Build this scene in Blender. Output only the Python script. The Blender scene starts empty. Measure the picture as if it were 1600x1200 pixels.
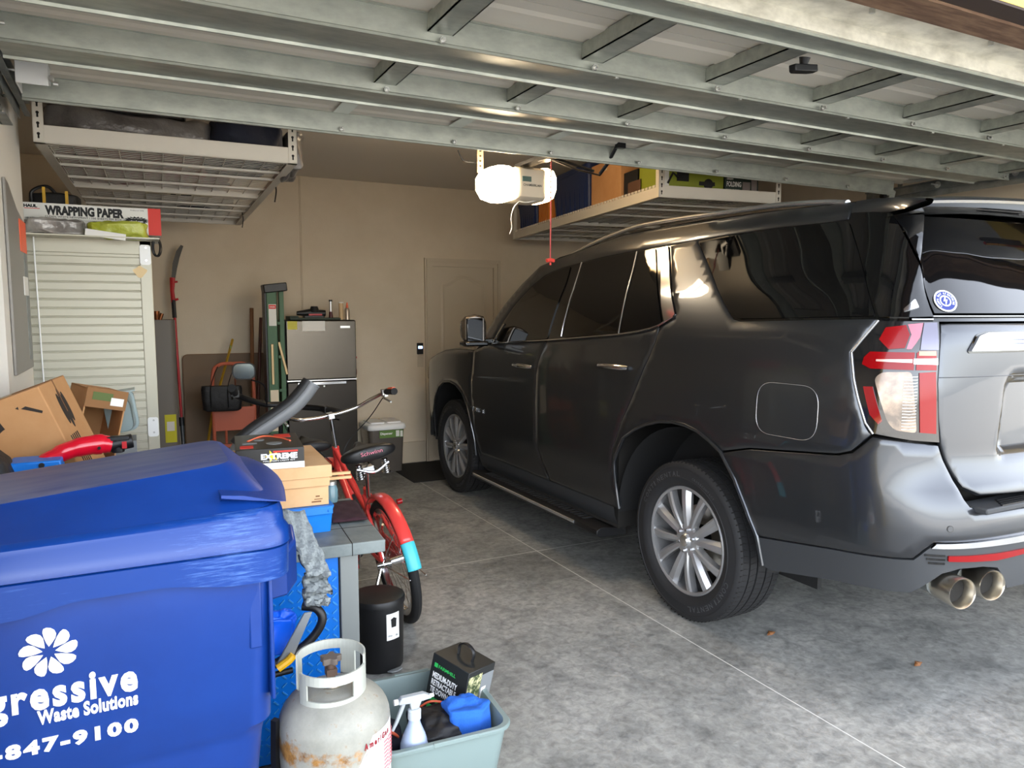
import bpy, bmesh, math, random
import numpy as np
from mathutils import Vector as V, Matrix as M, noise
from mathutils.geometry import delaunay_2d_cdt
random.seed(7)
SC = bpy.context.scene
COL = SC.collection
PI = math.pi

# ------------------------------------------------------------------ helpers
def lin(c):
    c = c / 255.0
    return c / 12.92 if c <= .04045 else ((c + .055) / 1.055) ** 2.4
def rgb(r, g, b): return (lin(r), lin(g), lin(b), 1)

def mat(name, col, rough=.5, metal=0., col2=None, nscale=8., nlo=.35, nhi=.65, bump=0., bscale=60., coat=0.,
        emit=0., ecol=None, trans=0., ior=1.45, stretch=(1, 1, 1), rough2=None, spec=.5, bdist=.002, tex='noise'):
    m = bpy.data.materials.new(name); m.use_nodes = True
    nt = m.node_tree; N = nt.nodes; L = nt.links
    b = N['Principled BSDF']
    b.inputs['Base Color'].default_value = col
    b.inputs['Roughness'].default_value = rough
    b.inputs['Metallic'].default_value = metal
    b.inputs['Coat Weight'].default_value = coat
    b.inputs['Coat Roughness'].default_value = .04
    b.inputs['Transmission Weight'].default_value = trans
    b.inputs['IOR'].default_value = ior
    b.inputs['Specular IOR Level'].default_value = spec
    if emit:
        b.inputs['Emission Color'].default_value = ecol or col
        b.inputs['Emission Strength'].default_value = emit
    if col2 or bump:
        tc = N.new('ShaderNodeTexCoord'); mp = N.new('ShaderNodeMapping')
        mp.inputs['Scale'].default_value = stretch
        L.new(tc.outputs['Object'], mp.inputs[0])
    if col2:
        if tex == 'noise':
            n = N.new('ShaderNodeTexNoise'); n.inputs['Detail'].default_value = 6; n.inputs['Roughness'].default_value = .6
            n.inputs['Scale'].default_value = nscale; out = n.outputs['Fac']
        elif tex == 'voronoi':
            n = N.new('ShaderNodeTexVoronoi'); n.inputs['Scale'].default_value = nscale; out = n.outputs['Color']
        L.new(mp.outputs[0], n.inputs['Vector'])
        r = N.new('ShaderNodeValToRGB')
        r.color_ramp.elements[0].position = nlo; r.color_ramp.elements[0].color = col
        r.color_ramp.elements[1].position = nhi; r.color_ramp.elements[1].color = col2
        L.new(out, r.inputs[0]); L.new(r.outputs[0], b.inputs['Base Color'])
        if rough2 is not None:
            mr = N.new('ShaderNodeMapRange'); mr.inputs[1].default_value = nlo; mr.inputs[2].default_value = nhi
            mr.inputs[3].default_value = rough; mr.inputs[4].default_value = rough2
            L.new(out, mr.inputs[0]); L.new(mr.outputs[0], b.inputs['Roughness'])
    if bump:
        n2 = N.new('ShaderNodeTexNoise'); n2.inputs['Scale'].default_value = bscale; n2.inputs['Detail'].default_value = 4
        L.new(mp.outputs[0], n2.inputs['Vector'])
        bp = N.new('ShaderNodeBump'); bp.inputs['Strength'].default_value = bump; bp.inputs['Distance'].default_value = bdist
        L.new(n2.outputs['Fac'], bp.inputs['Height']); L.new(bp.outputs[0], b.inputs['Normal'])
    return m

class MB:
    def __init__(s): s.v = []; s.f = []
    def add(s, vs, fs, m=None):
        o = len(s.v)
        s.v += [tuple(m @ V(p)) if m else tuple(p) for p in vs]
        s.f += [tuple(i + o for i in f) for f in fs]
        return s
    def box(s, a, b, m=None):
        x0, y0, z0 = a; x1, y1, z1 = b
        vs = [(x, y, z) for x in (x0, x1) for y in (y0, y1) for z in (z0, z1)]
        return s.add(vs, [(0, 1, 3, 2), (4, 6, 7, 5), (0, 4, 5, 1), (2, 3, 7, 6), (0, 2, 6, 4), (1, 5, 7, 3)], m)
    def cbox(s, c, d, m=None, rz=0, rx=0, ry=0):
        R = M.Translation(c) @ M.Rotation(rz, 4, 'Z') @ M.Rotation(ry, 4, 'Y') @ M.Rotation(rx, 4, 'X')
        if m: R = m @ R
        return s.box([-k / 2 for k in d], [k / 2 for k in d], R)
    def tube(s, pts, r, n=12, cap=True, m=None, flat=None):
        pts = [V(p) for p in pts]; rs = r if isinstance(r, (list, tuple)) else [r] * len(pts)
        vs = []; fs = []; prev = None
        for i, p in enumerate(pts):
            t = (pts[min(i + 1, len(pts) - 1)] - pts[max(i - 1, 0)]).normalized()
            if prev is None:
                up = V((0, 0, 1)) if abs(t.z) < .9 else V((1, 0, 0))
                a = t.cross(up).normalized()
            else:
                a = (prev - t * prev.dot(t)).normalized()
            prev = a; b = t.cross(a)
            for k in range(n):
                w = 2 * PI * k / n
                vs.append(p + (a * math.cos(w) + b * math.sin(w) * (flat or 1)) * rs[i])
        for i in range(len(pts) - 1):
            for k in range(n):
                fs.append((i * n + k, i * n + (k + 1) % n, (i + 1) * n + (k + 1) % n, (i + 1) * n + k))
        if cap:
            fs.append(tuple(range(n - 1, -1, -1))); fs.append(tuple(range((len(pts) - 1) * n, len(pts) * n)))
        return s.add(vs, fs, m)
    def cyl(s, a, b, r, r2=None, n=20, m=None): return s.tube([a, b], [r, r if r2 is None else r2], n, True, m)
    def lathe(s, prof, n=40, m=None, a0=0, a1=2 * PI):
        vs = []; fs = []; full = abs(a1 - a0 - 2 * PI) < 1e-6; c = n if full else n + 1
        for k in range(c):
            w = a0 + (a1 - a0) * k / n
            for r, z in prof: vs.append((r * math.cos(w), r * math.sin(w), z))
        q = len(prof)
        for k in range(n):
            k2 = (k + 1) % c
            for i in range(q - 1):
                fs.append((k * q + i, k2 * q + i, k2 * q + i + 1, k * q + i + 1))
        return s.add(vs, fs, m)
    def prism(s, poly, z0, z1, m=None):
        n = len(poly)
        vs = [(x, y, z0) for x, y in poly] + [(x, y, z1) for x, y in poly]
        fs = [tuple(range(n - 1, -1, -1)), tuple(range(n, 2 * n))] + [(i, (i + 1) % n, n + (i + 1) % n, n + i) for i in range(n)]
        return s.add(vs, fs, m)
    def rows(s, R, m=None, closed=False, cap=False):
        n = len(R[0]); vs = [p for r in R for p in r]; fs = []
        for i in range(len(R) - 1):
            for k in range(n if closed else n - 1):
                k2 = (k + 1) % n
                fs.append((i * n + k, i * n + k2, (i + 1) * n + k2, (i + 1) * n + k))
        if cap:
            fs.append(tuple(range(n - 1, -1, -1))); fs.append(tuple(range((len(R) - 1) * n, len(R) * n)))
        return s.add(vs, fs, m)
    def text(s, t, w, h, m, depth=.0006, bold=0., spacing=1.):
        vs, fs = text_geo(t, bold, spacing)
        xs = [p[0] for p in vs]; ys = [p[1] for p in vs]
        sx = w / (max(xs) - min(xs)); sy = h / (max(ys) - min(ys)) if h else sx
        return s.add([((p[0] - min(xs)) * sx, (p[1] - min(ys)) * sy, p[2] * depth / .01 + depth * .2) for p in vs], fs, m)

TG = {}
def text_geo(t, bold, spacing):
    k = (t, bold, spacing)
    if k not in TG:
        cu = bpy.data.curves.new('t', 'FONT'); cu.body = t; cu.size = 1; cu.extrude = .005; cu.offset = bold
        cu.space_character = spacing; cu.resolution_u = 3
        ob = bpy.data.objects.new('t', cu); me = bpy.data.meshes.new_from_object(ob)
        TG[k] = ([tuple(v.co) for v in me.vertices], [tuple(p.vertices) for p in me.polygons])
        bpy.data.objects.remove(ob); bpy.data.meshes.remove(me); bpy.data.curves.remove(cu)
    return TG[k]

ORG = {}
def org(o):
    return ORG.get(o.name, V((0, 0, 0)))
def build(mb, name, material, parent=None, sharp=35, bevel=0, label=None, cat=None, group=None, kind=None, loc=None, subsurf=0, local=False):
    me = bpy.data.meshes.new(name)
    o0 = V(loc) if loc else (V((0, 0, 0)) if (parent is None or local) else org(parent))
    me.from_pydata([tuple(V(p) - o0) for p in mb.v], [], mb.f); me.update()
    bm = bmesh.new(); bm.from_mesh(me); bmesh.ops.recalc_face_normals(bm, faces=bm.faces) if not getattr(mb, 'keep', False) else None
    bm.to_mesh(me); bm.free()
    me.polygons.foreach_set('use_smooth', [True] * len(me.polygons))
    if not subsurf: me.set_sharp_from_angle(angle=math.radians(sharp))
    me.materials.append(material)
    o = bpy.data.objects.new(name, me); COL.objects.link(o)
    if loc: o.location = loc
    if parent:
        o.parent = parent; ORG[o.name] = org(parent)
    elif loc: ORG[o.name] = V(loc)
    if bevel:
        b = o.modifiers.new('b', 'BEVEL'); b.width = bevel; b.segments = 2; b.limit_method = 'ANGLE'; b.angle_limit = math.radians(40)
    if subsurf:
        q = o.modifiers.new('s', 'SUBSURF'); q.levels = subsurf; q.render_levels = subsurf
    if label: o['label'] = label
    if cat: o['category'] = cat
    if group: o['group'] = group
    if kind: o['kind'] = kind
    return o
def thing(name, label, cat, loc, group=None, rot=None, local=False):
    o = bpy.data.objects.new(name, None); COL.objects.link(o); o.location = loc; o.empty_display_size = .1
    if rot: o.rotation_euler = rot
    o['label'] = label; o['category'] = cat
    if group: o['group'] = group
    ORG[o.name] = V((0, 0, 0)) if local else V(loc)
    return o
def copy_tree(o, parent=None):
    c = o.copy(); COL.objects.link(c); c.parent = parent; ORG[c.name] = ORG.get(o.name, V((0, 0, 0)))
    for ch in list(o.children): copy_tree(ch, c)
    return c
def struct(mb, name, material, parent=None, **k): return build(mb, name, material, parent, kind=None if parent else 'structure', **k)
def face(x, y, z):   # a frame whose +x is world X, +y is world Z, facing -Y
    return M(((1, 0, 0, x), (0, 0, -1, y), (0, 1, 0, z), (0, 0, 0, 1)))
def rring(cx, cy, w, d, r, z, n=5, zs=0., rot=0.):
    out = []
    for (sx, sy, a) in ((1, 1, 0), (-1, 1, 90), (-1, -1, 180), (1, -1, 270)):
        for k in range(n + 1):
            t = math.radians(a + 90 * k / n)
            x = cx + sx * (w / 2 - r) + r * math.cos(t); y = cy + sy * (d / 2 - r) + r * math.sin(t)
            out.append((x, y, z + zs * (x - cx)))
    return out
def ss(a, b, x):
    t = min(1, max(0, (x - a) / (b - a))); return t * t * (3 - 2 * t)
def spline(pts, n=8):
    P = [V(p) for p in pts]; P = [2 * P[0] - P[1]] + P + [2 * P[-1] - P[-2]]; out = []
    for i in range(1, len(P) - 2):
        for k in range(n):
            t = k / n; a, b, c, d = P[i - 1:i + 3]
            out.append(.5 * (2 * b + (c - a) * t + (2 * a - 5 * b + 4 * c - d) * t * t + (3 * b - a - 3 * c + d) * t ** 3))
    return out + [P[-2]]

# ------------------------------------------------------------------ materials
def concrete():
    m = mat('concrete', rgb(128, 128, 126), .55); nt = m.node_tree; N = nt.nodes; L = nt.links; b = N['Principled BSDF']
    g = N.new('ShaderNodeNewGeometry'); pos = g.outputs['Position']
    def noise_(sc, det, dist=0):
        n = N.new('ShaderNodeTexNoise'); n.inputs['Scale'].default_value = sc; n.inputs['Detail'].default_value = det
        n.inputs['Roughness'].default_value = .65; n.inputs['Distortion'].default_value = dist; L.new(pos, n.inputs['Vector']); return n.outputs['Fac']
    def ramp(src, stops):
        r = N.new('ShaderNodeValToRGB'); e = r.color_ramp.elements
        e[0].position, e[0].color = stops[0]; e[1].position, e[1].color = stops[-1]
        for p, c in stops[1:-1]: x = e.new(p); x.color = c
        L.new(src, r.inputs[0]); return r.outputs[0]
    def mix(a, bb, f, mode='MIX'):
        x = N.new('ShaderNodeMix'); x.data_type = 'RGBA'; x.blend_type = mode
        if isinstance(f, float): x.inputs[0].default_value = f
        else: L.new(f, x.inputs[0])
        for s_, v in ((6, a), (7, bb)):
            if isinstance(v, tuple): x.inputs[s_].default_value = v
            else: L.new(v, x.inputs[s_])
        return x.outputs[2]
    big = ramp(noise_(.9, 7, .6), [(.3, rgb(118, 118, 115)), (.5, rgb(146, 146, 142)), (.7, rgb(172, 171, 166))])
    fine = ramp(noise_(26, 10, .5), [(.3, (.50, .50, .50, 1)), (.5, (.95, .95, .95, 1)), (.72, (1.4, 1.4, 1.4, 1))])
    c = mix(big, fine, .75, 'MULTIPLY')
    mid = ramp(noise_(5.5, 10, .7), [(.36, (.66, .67, .68, 1)), (.5, (1, 1, 1, 1)), (.7, (1.18, 1.17, 1.15, 1))])
    c = mix(c, mid, .8, 'MULTIPLY')
    stain = ramp(noise_(1.7, 5, .3), [(.66, (0, 0, 0, 1)), (.74, (1, 1, 1, 1))])
    c = mix(c, rgb(112, 88, 62), N_scale(N, L, stain, .35))
    sx = N.new('ShaderNodeSeparateXYZ'); L.new(pos, sx.inputs[0])
    def line(o, at):
        a = N.new('ShaderNodeMath'); a.operation = 'SUBTRACT'; L.new(o, a.inputs[0]); a.inputs[1].default_value = at
        a2 = N.new('ShaderNodeMath'); a2.operation = 'ABSOLUTE'; L.new(a.outputs[0], a2.inputs[0])
        a3 = N.new('ShaderNodeMath'); a3.operation = 'LESS_THAN'; L.new(a2.outputs[0], a3.inputs[0]); a3.inputs[1].default_value = .003
        return a3.outputs[0]
    mx = N.new('ShaderNodeMath'); mx.operation = 'MAXIMUM'; L.new(line(sx.outputs[0], 2.365), mx.inputs[0]); L.new(line(sx.outputs[1], 4.265), mx.inputs[1])
    c = mix(c, rgb(214, 214, 208), mx.outputs[0])
    L.new(c, b.inputs['Base Color'])
    bp = N.new('ShaderNodeBump'); bp.inputs['Strength'].default_value = .35; bp.inputs['Distance'].default_value = .004
    L.new(noise_(30, 6, 1), bp.inputs['Height']); L.new(bp.outputs[0], b.inputs['Normal'])
    rr = N.new('ShaderNodeMapRange'); rr.inputs[1].default_value = .3; rr.inputs[2].default_value = .7; rr.inputs[3].default_value = .35; rr.inputs[4].default_value = .75
    L.new(noise_(6, 5), rr.inputs[0]); L.new(rr.outputs[0], b.inputs['Roughness'])
    return m
def N_scale(N, L, src, k):
    a = N.new('ShaderNodeMath'); a.operation = 'MULTIPLY'; L.new(src, a.inputs[0]); a.inputs[1].default_value = k; return a.outputs[0]

CONC = concrete()
DRIVE = mat('driveway', rgb(176, 172, 164), .8, col2=rgb(190, 186, 178), nscale=2)
WALL = mat('wall_paint', rgb(208, 194, 172), .75, col2=rgb(202, 187, 164), nscale=3, bump=.25, bscale=90, bdist=.003)
CEIL = mat('ceiling_paint', rgb(214, 206, 194), .9, bump=.3, bscale=50)
TRIM = mat('trim_paint', rgb(192, 178, 156), .5)
WHITEW = mat('white_wall', rgb(216, 212, 203), .7, bump=.2, bscale=70)
STUCCO = mat('yellow_stucco', rgb(226, 190, 92), .9, bump=.5, bscale=60, bdist=.004)
WOOD = mat('weathered_wood', rgb(92, 68, 52), .85, col2=rgb(140, 112, 88), nscale=9, stretch=(.6, 4, 4), nlo=.4, nhi=.75, bump=.5, bscale=40)
GALV = mat('galvanised_steel', rgb(142, 146, 138), .42, .5, col2=rgb(170, 173, 163), nscale=22, nlo=.3, nhi=.7, rough2=.32, stretch=(.45, 1, 1), bump=.12, bscale=8)
GALVR = mat('weathered_galvanised', rgb(176, 172, 158), .55, .35, col2=rgb(226, 222, 208), nscale=16, nlo=.3, nhi=.62, bump=.2, bscale=40, stretch=(.5, 1, 1))
GALVD = mat('dull_galvanised', rgb(104, 108, 108), .45, .6, col2=rgb(130, 134, 134), nscale=15)
DOORW = mat('door_skin', rgb(196, 190, 178), .45, bump=.05, bscale=200)
ZINC = mat('zinc', rgb(200, 200, 196), .3, .85)
BLKM = mat('black_metal', rgb(24, 24, 26), .4, .4)
BLKP = mat('black_plastic', rgb(20, 20, 22), .45)
BLKR = mat('black_rubber', rgb(26, 26, 27), .75, bump=.2, bscale=120)
RACK = mat('rack_enamel', rgb(205, 199, 186), .45, .05)
SLOT = mat('slot_dark', rgb(30, 28, 26), .9)
WHITE = mat('white_print', rgb(240, 240, 238), .5)
PAPERW = mat('white_paper', rgb(226, 224, 218), .8)
BLACKPR = mat('black_print', rgb(22, 22, 24), .6)
REDPR = mat('red_print', rgb(208, 52, 40), .55)
TARP = mat('grey_tarp', rgb(84, 80, 78), .36, .3, col2=rgb(120, 116, 113), nscale=6, bump=.6, bscale=14, bdist=.02)
NAVY = mat('navy_cloth', rgb(24, 28, 44), .8, bump=.5, bscale=20, bdist=.01)
CARD = mat('cardboard', rgb(176, 128, 82), .85, col2=rgb(190, 144, 98), nscale=4, bump=.1, bscale=60)
CARDL = mat('pale_cardboard', rgb(200, 158, 112), .85, col2=rgb(212, 172, 128), nscale=5)
CARDD = mat('cardboard_edge', rgb(120, 84, 54), .9)
TAPE = mat('packing_tape', rgb(196, 180, 148), .35)
BLUEP = mat('blue_cart_plastic', rgb(8, 46, 116), .36, col2=rgb(12, 53, 127), nscale=3, bump=.06, bscale=30, bdist=.004)
def scuffed():
    m = mat('scuffed_blue_plastic', rgb(10, 52, 124), .28); N = m.node_tree.nodes; L = m.node_tree.links; b = N['Principled BSDF']
    tc = N.new('ShaderNodeTexCoord'); mp = N.new('ShaderNodeMapping'); mp.inputs['Scale'].default_value = (2, 9, 26); L.new(tc.outputs['Object'], mp.inputs[0])
    a = N.new('ShaderNodeTexNoise'); a.inputs['Scale'].default_value = 6; a.inputs['Detail'].default_value = 9; a.inputs['Roughness'].default_value = .75; L.new(mp.outputs[0], a.inputs[0])
    a2 = N.new('ShaderNodeTexNoise'); a2.inputs['Scale'].default_value = 2.4; a2.inputs['Detail'].default_value = 3; L.new(tc.outputs['Object'], a2.inputs[0])
    mu = N.new('ShaderNodeMath'); mu.operation = 'MULTIPLY'; L.new(a.outputs['Fac'], mu.inputs[0]); L.new(a2.outputs['Fac'], mu.inputs[1])
    r = N.new('ShaderNodeValToRGB'); e = r.color_ramp.elements
    e[0].position = .27; e[0].color = rgb(10, 52, 124); e[1].position = .40; e[1].color = rgb(74, 108, 170)
    L.new(mu.outputs[0], r.inputs[0]); L.new(r.outputs[0], b.inputs['Base Color'])
    return m
BLUES = scuffed()
def dusty():
    m = mat('sunworn_blue_plastic', rgb(52, 76, 140), .42); N = m.node_tree.nodes; L = m.node_tree.links; b = N['Principled BSDF']
    tc = N.new('ShaderNodeTexCoord'); mp = N.new('ShaderNodeMapping'); mp.inputs['Scale'].default_value = (1.2, 5, 5); L.new(tc.outputs['Object'], mp.inputs[0])
    a = N.new('ShaderNodeTexNoise'); a.inputs['Scale'].default_value = 4; a.inputs['Detail'].default_value = 8; L.new(mp.outputs[0], a.inputs[0])
    r = N.new('ShaderNodeValToRGB'); e = r.color_ramp.elements
    e[0].position = .3; e[0].color = rgb(38, 58, 116); e[1].position = .65; e[1].color = rgb(84, 90, 124)
    L.new(a.outputs['Fac'], r.inputs[0]); L.new(r.outputs[0], b.inputs['Base Color'])
    return m
BLUED = dusty()
BLUEB = mat('bright_blue', rgb(12, 110, 200), .4, col2=rgb(18, 118, 208), nscale=8)
SEALG = mat('greenish_grey_plastic', rgb(122, 138, 136), .4)
GREYP = mat('grey_plastic', rgb(120, 124, 126), .5)
TANK = None
def tankmat():
    m = mat('tank_enamel', rgb(176, 174, 164), .45); N = m.node_tree.nodes; L = m.node_tree.links; b = N['Principled BSDF']
    tc = N.new('ShaderNodeTexCoord'); sx = N.new('ShaderNodeSeparateXYZ'); L.new(tc.outputs['Object'], sx.inputs[0])
    def n(sc, vec, d=7):
        a = N.new('ShaderNodeTexNoise'); a.inputs['Scale'].default_value = sc; a.inputs['Detail'].default_value = d; a.inputs['Roughness'].default_value = .7; L.new(vec, a.inputs[0]); return a.outputs['Fac']
    def mth(op, a, bb):
        x = N.new('ShaderNodeMath'); x.operation = op; x.use_clamp = False
        for i, v in ((0, a), (1, bb)):
            if isinstance(v, (int, float)): x.inputs[i].default_value = v
            else: L.new(v, x.inputs[i])
        return x.outputs[0]
    d = mth('ABSOLUTE', mth('SUBTRACT', sx.outputs[2], .205), 0)
    band = mth('SUBTRACT', 1, mth('MULTIPLY', d, 26))
    f = mth('ADD', band, mth('MULTIPLY', mth('SUBTRACT', n(11, tc.outputs['Object']), .50), 6))
    r = N.new('ShaderNodeValToRGB'); e = r.color_ramp.elements
    e[0].position = .3; e[0].color = (0, 0, 0, 1); e[1].position = 1.; e[1].color = (1, 1, 1, 1); L.new(f, r.inputs[0])
    rc = N.new('ShaderNodeValToRGB'); e = rc.color_ramp.elements
    e[0].position = .35; e[0].color = rgb(104, 72, 40); e[1].position = .65; e[1].color = rgb(176, 128, 66); L.new(n(30, tc.outputs['Object']), rc.inputs[0])
    base = N.new('ShaderNodeValToRGB'); e = base.color_ramp.elements
    e[0].position = .35; e[0].color = rgb(132, 132, 124); e[1].position = .6; e[1].color = rgb(160, 158, 148); L.new(n(5, tc.outputs['Object']), base.inputs[0])
    mx = N.new('ShaderNodeMix'); mx.data_type = 'RGBA'; L.new(r.outputs[0], mx.inputs[0]); L.new(base.outputs[0], mx.inputs[6]); L.new(rc.outputs[0], mx.inputs[7])
    # rust specks on the shoulder
    sp = N.new('ShaderNodeValToRGB'); e = sp.color_ramp.elements; e[0].position = .62; e[0].color = (0, 0, 0, 1); e[1].position = .72; e[1].color = (.6, .6, .6, 1)
    L.new(n(40, tc.outputs['Object'], 3), sp.inputs[0])
    m2 = N.new('ShaderNodeMix'); m2.data_type = 'RGBA'; L.new(sp.outputs[0], m2.inputs[0]); L.new(mx.outputs[2], m2.inputs[6]); m2.inputs[7].default_value = rgb(132, 104, 76)
    L.new(m2.outputs[2], b.inputs['Base Color']); return m
TANK = tankmat()
PAINT = mat('car_paint', rgb(70, 72, 76), .28, .8, coat=.6, spec=.5)
PAINT.node_tree.nodes['Principled BSDF'].inputs['Coat Roughness'].default_value = .03
GLOSSB = mat('gloss_black', rgb(7, 7, 8), .07, 0, coat=.6)
GLASS = mat('tinted_glass', rgb(8, 8, 9), .03, 0, spec=.75)
CLAD = mat('dark_cladding', rgb(52, 54, 57), .55)
CHROME = mat('chrome', rgb(225, 226, 228), .12, 1.)
SATIN = mat('polished_alloy', rgb(205, 206, 208), .24, .85)
WHEELM = mat('wheel_alloy', rgb(168, 168, 170), .3, .6, coat=.3)
DARKAL = mat('machined_dark_alloy', rgb(120, 121, 124), .3, .9)
STEEL = mat('brushed_steel', rgb(196, 190, 178), .28, 1.)
TYRE = mat('tyre_rubber', rgb(34, 34, 36), .7, bump=.3, bscale=60, bdist=.002)
LRED = mat('red_lens', rgb(128, 2, 8), .2, coat=.2, spec=.3)
LREDD = mat('dark_red_lens', rgb(126, 10, 20), .12, coat=1.)
LPINK = mat('pale_red_lens', rgb(176, 90, 108), .1, coat=.5)
LCLR = mat('clear_lens', rgb(96, 88, 82), .22, .6, coat=.3, col2=rgb(150, 132, 118), nscale=12)
LORG = mat('amber_lens', rgb(214, 110, 70), .15, coat=1.)
FELT = mat('grey_felt', rgb(112, 118, 120), .95, col2=rgb(142, 148, 148), nscale=120, bump=.8, bscale=150)
SLATE = mat('grey_slate_top', rgb(96, 104, 104), .5, col2=rgb(122, 130, 128), nscale=7, bump=.6, bscale=9, bdist=.006)
STEELG = mat('grey_painted_steel', rgb(122, 126, 124), .45, .2)
SALMON = mat('coral_paint', rgb(222, 66, 62), .3, coat=.5)
TEAL = mat('teal_paint', rgb(70, 186, 200), .35)
MAROON = mat('maroon_cloth', rgb(52, 26, 34), .95, bump=.4, bscale=120)
ORANGEP = mat('orange_grip', rgb(226, 104, 70), .5)
FRIDGEM = mat('stainless_door', rgb(84, 78, 70), .26, .9, stretch=(1, 1, 40), bump=.05, bscale=20)
FRIDGEB = mat('black_cabinet', rgb(16, 16, 17), .35)
GREENL = mat('green_fibreglass', rgb(58, 96, 62), .5)
YELW = mat('yellow_paint', rgb(206, 160, 40), .5)
WOODP = mat('brown_pole', rgb(122, 78, 42), .6)
REDP = mat('red_paint', rgb(178, 28, 34), .4)
BROWNB = mat('brown_hardboard', rgb(116, 96, 76), .7)
ORRED = mat('rusty_red_paint', rgb(176, 88, 62), .55)
BAGM = mat('black_nylon', rgb(22, 22, 24), .6, bump=.7, bscale=25, bdist=.01)

# ------------------------------------------------------------------ camera, world, sun
cam = bpy.data.cameras.new('camera'); co = bpy.data.objects.new('camera', cam); COL.objects.link(co)
cam.sensor_width = 36; cam.lens = 36 * 1155 / 1600; cam.clip_start = .05; cam.clip_end = 200
co.location = (0, 0, 1.604)
co.rotation_euler = (math.radians(90 - 5.49), 0, math.radians(-27.03))
SC.camera = co
w = bpy.data.worlds.new('world'); SC.world = w; w.use_nodes = True
N = w.node_tree.nodes; L = w.node_tree.links
sky = N.new('ShaderNodeTexSky'); sky.sky_type = 'NISHITA'; sky.sun_disc = False
sky.sun_elevation = math.radians(50); sky.sun_rotation = math.radians(20); sky.air_density = 1.0; sky.dust_density = 1.6
hs = N.new('ShaderNodeHueSaturation'); hs.inputs['Saturation'].default_value = .32; L.new(sky.outputs[0], hs.inputs['Color'])
L.new(hs.outputs[0], N['Background'].inputs[0]); N['Background'].inputs[1].default_value = .40
sun = bpy.data.lights.new('sun', 'SUN'); sun.energy = 3.6; sun.angle = .01; sun.color = (1, .95, .86)
so = bpy.data.objects.new('sun', sun); COL.objects.link(so)
sd = V((.25, -1, -1.25)).normalized()          # the sun stands behind the house
so.rotation_euler = sd.to_track_quat('-Z', 'Y').to_euler(); so.location = (0, 12, 14)
SC.view_settings.view_transform = 'Standard'; SC.view_settings.look = 'None'
SC.view_settings.exposure = 2.08; SC.view_settings.gamma = 1; SC.view_settings.use_curve_mapping = False

# ------------------------------------------------------------------ building shell
XL, XR, YB, ZC = -1.05, 5.35, 7.5, 2.93
m = MB().box((-1.3, 1.0, -.12), (5.6, 7.7, 0)); struct(m, 'floor', CONC)
m = MB().box((-14, -5, -.12), (20, 1.0, -.001)); struct(m, 'driveway', CONC)
m = MB().box((-140, -160, -.14), (140, 40, -.13)).box((-140, -160, -.12), (140, -5, -.01)); struct(m, 'street', DRIVE)
struct(MB().box((XL - .2, YB, 0), (XR + .2, YB + .15, ZC)), 'wall_back', WALL)
struct(MB().box((XL - .2, 1.42, 0), (XL, YB, ZC)), 'wall_left', WALL)
struct(MB().box((XR, 1.42, 0), (XR + .2, YB, ZC)), 'wall_right', WALL)
struct(MB().box((XL - .2, 1.2, ZC), (XR + .2, YB + .15, ZC + .12)), 'ceiling', CEIL)
struct(MB().box((XL, 3.31, 0), (-.425, 4.06, ZC)), 'wall_pier', WHITEW)
m = MB().box((-6, 1.262, 0), (-.425, 1.42, ZC + 1.0)).box((4.98, 1.262, 0), (10, 1.42, ZC + 1.0)).box((-.425, 1.262, 2.447), (4.98, 1.42, ZC + 1.0))
struct(m, 'wall_front', STUCCO)
struct(MB().box((-.425, 1.328, 2.432), (4.98, 1.428, 2.448)), 'trim_1', WOOD)
struct(MB().box((-.425, 1.263, 2.440), (4.98, 1.330, 2.4475)), 'trim_4', mat('dark_trim', rgb(52, 40, 34), .8))
struct(MB().box((-.425, 1.428, 2.440), (4.98, 1.440, 2.452)), 'trim_5', mat('pink_seal', rgb(190, 158, 140), .7))
struct(MB().box((-6.5, .3, ZC + 1.0), (10.5, 8, ZC + 1.15)), 'roof', STUCCO)  # unseen house roof, put in with its eave to shade the opening
# baseboards
for i, (a, b) in enumerate((((XL, YB - .015, 0), (2.76, YB, .13)), ((3.68, YB - .015, 0), (XR, YB, .13)))):
    m = MB().box(a, b).box((a[0], YB - .022, .13), (b[0], YB, .15)).box((a[0], YB - .03, .15), (b[0], YB, .225))
    struct(m, 'baseboard_back' + ('' if i == 0 else '_right'), TRIM)
struct(MB().box((1.50, YB - .022, .225), (1.58, YB, ZC)).box((1.49, YB - .012, .225), (1.59, YB, ZC)), 'trim_2', WALL)
# entry door in the back wall
fr = struct(MB().box((2.775, YB - .03, 0), (2.86, YB, 2.185)).box((3.585, YB - .03, 0), (3.67, YB, 2.185)).box((2.86, YB - .03, 2.10), (3.585, YB, 2.185))
            .box((2.79, YB - .042, 0), (2.815, YB, 2.17)).box((3.63, YB - .042, 0), (3.655, YB, 2.17)).box((2.815, YB - .042, 2.145), (3.63, YB, 2.17)), 'trim_3', TRIM)
dr = struct(MB().box((2.862, YB - .012, .01), (3.583, YB, 2.098)), 'door_1', TRIM)
def arch_pan(x0, x1, z0, z1, rise, ins):
    P = [(x0 + ins, z0 + ins), (x1 - ins, z0 + ins), (x1 - ins, z1 - ins)]
    n = 18
    for k in range(1, n):
        t = k / n; P.append((x1 - ins + (x0 - x1 + 2 * ins) * t, z1 - ins + rise * (math.sin(PI * t) ** 2)))
    P.append((x0 + ins, z1 - ins)); return P
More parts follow.
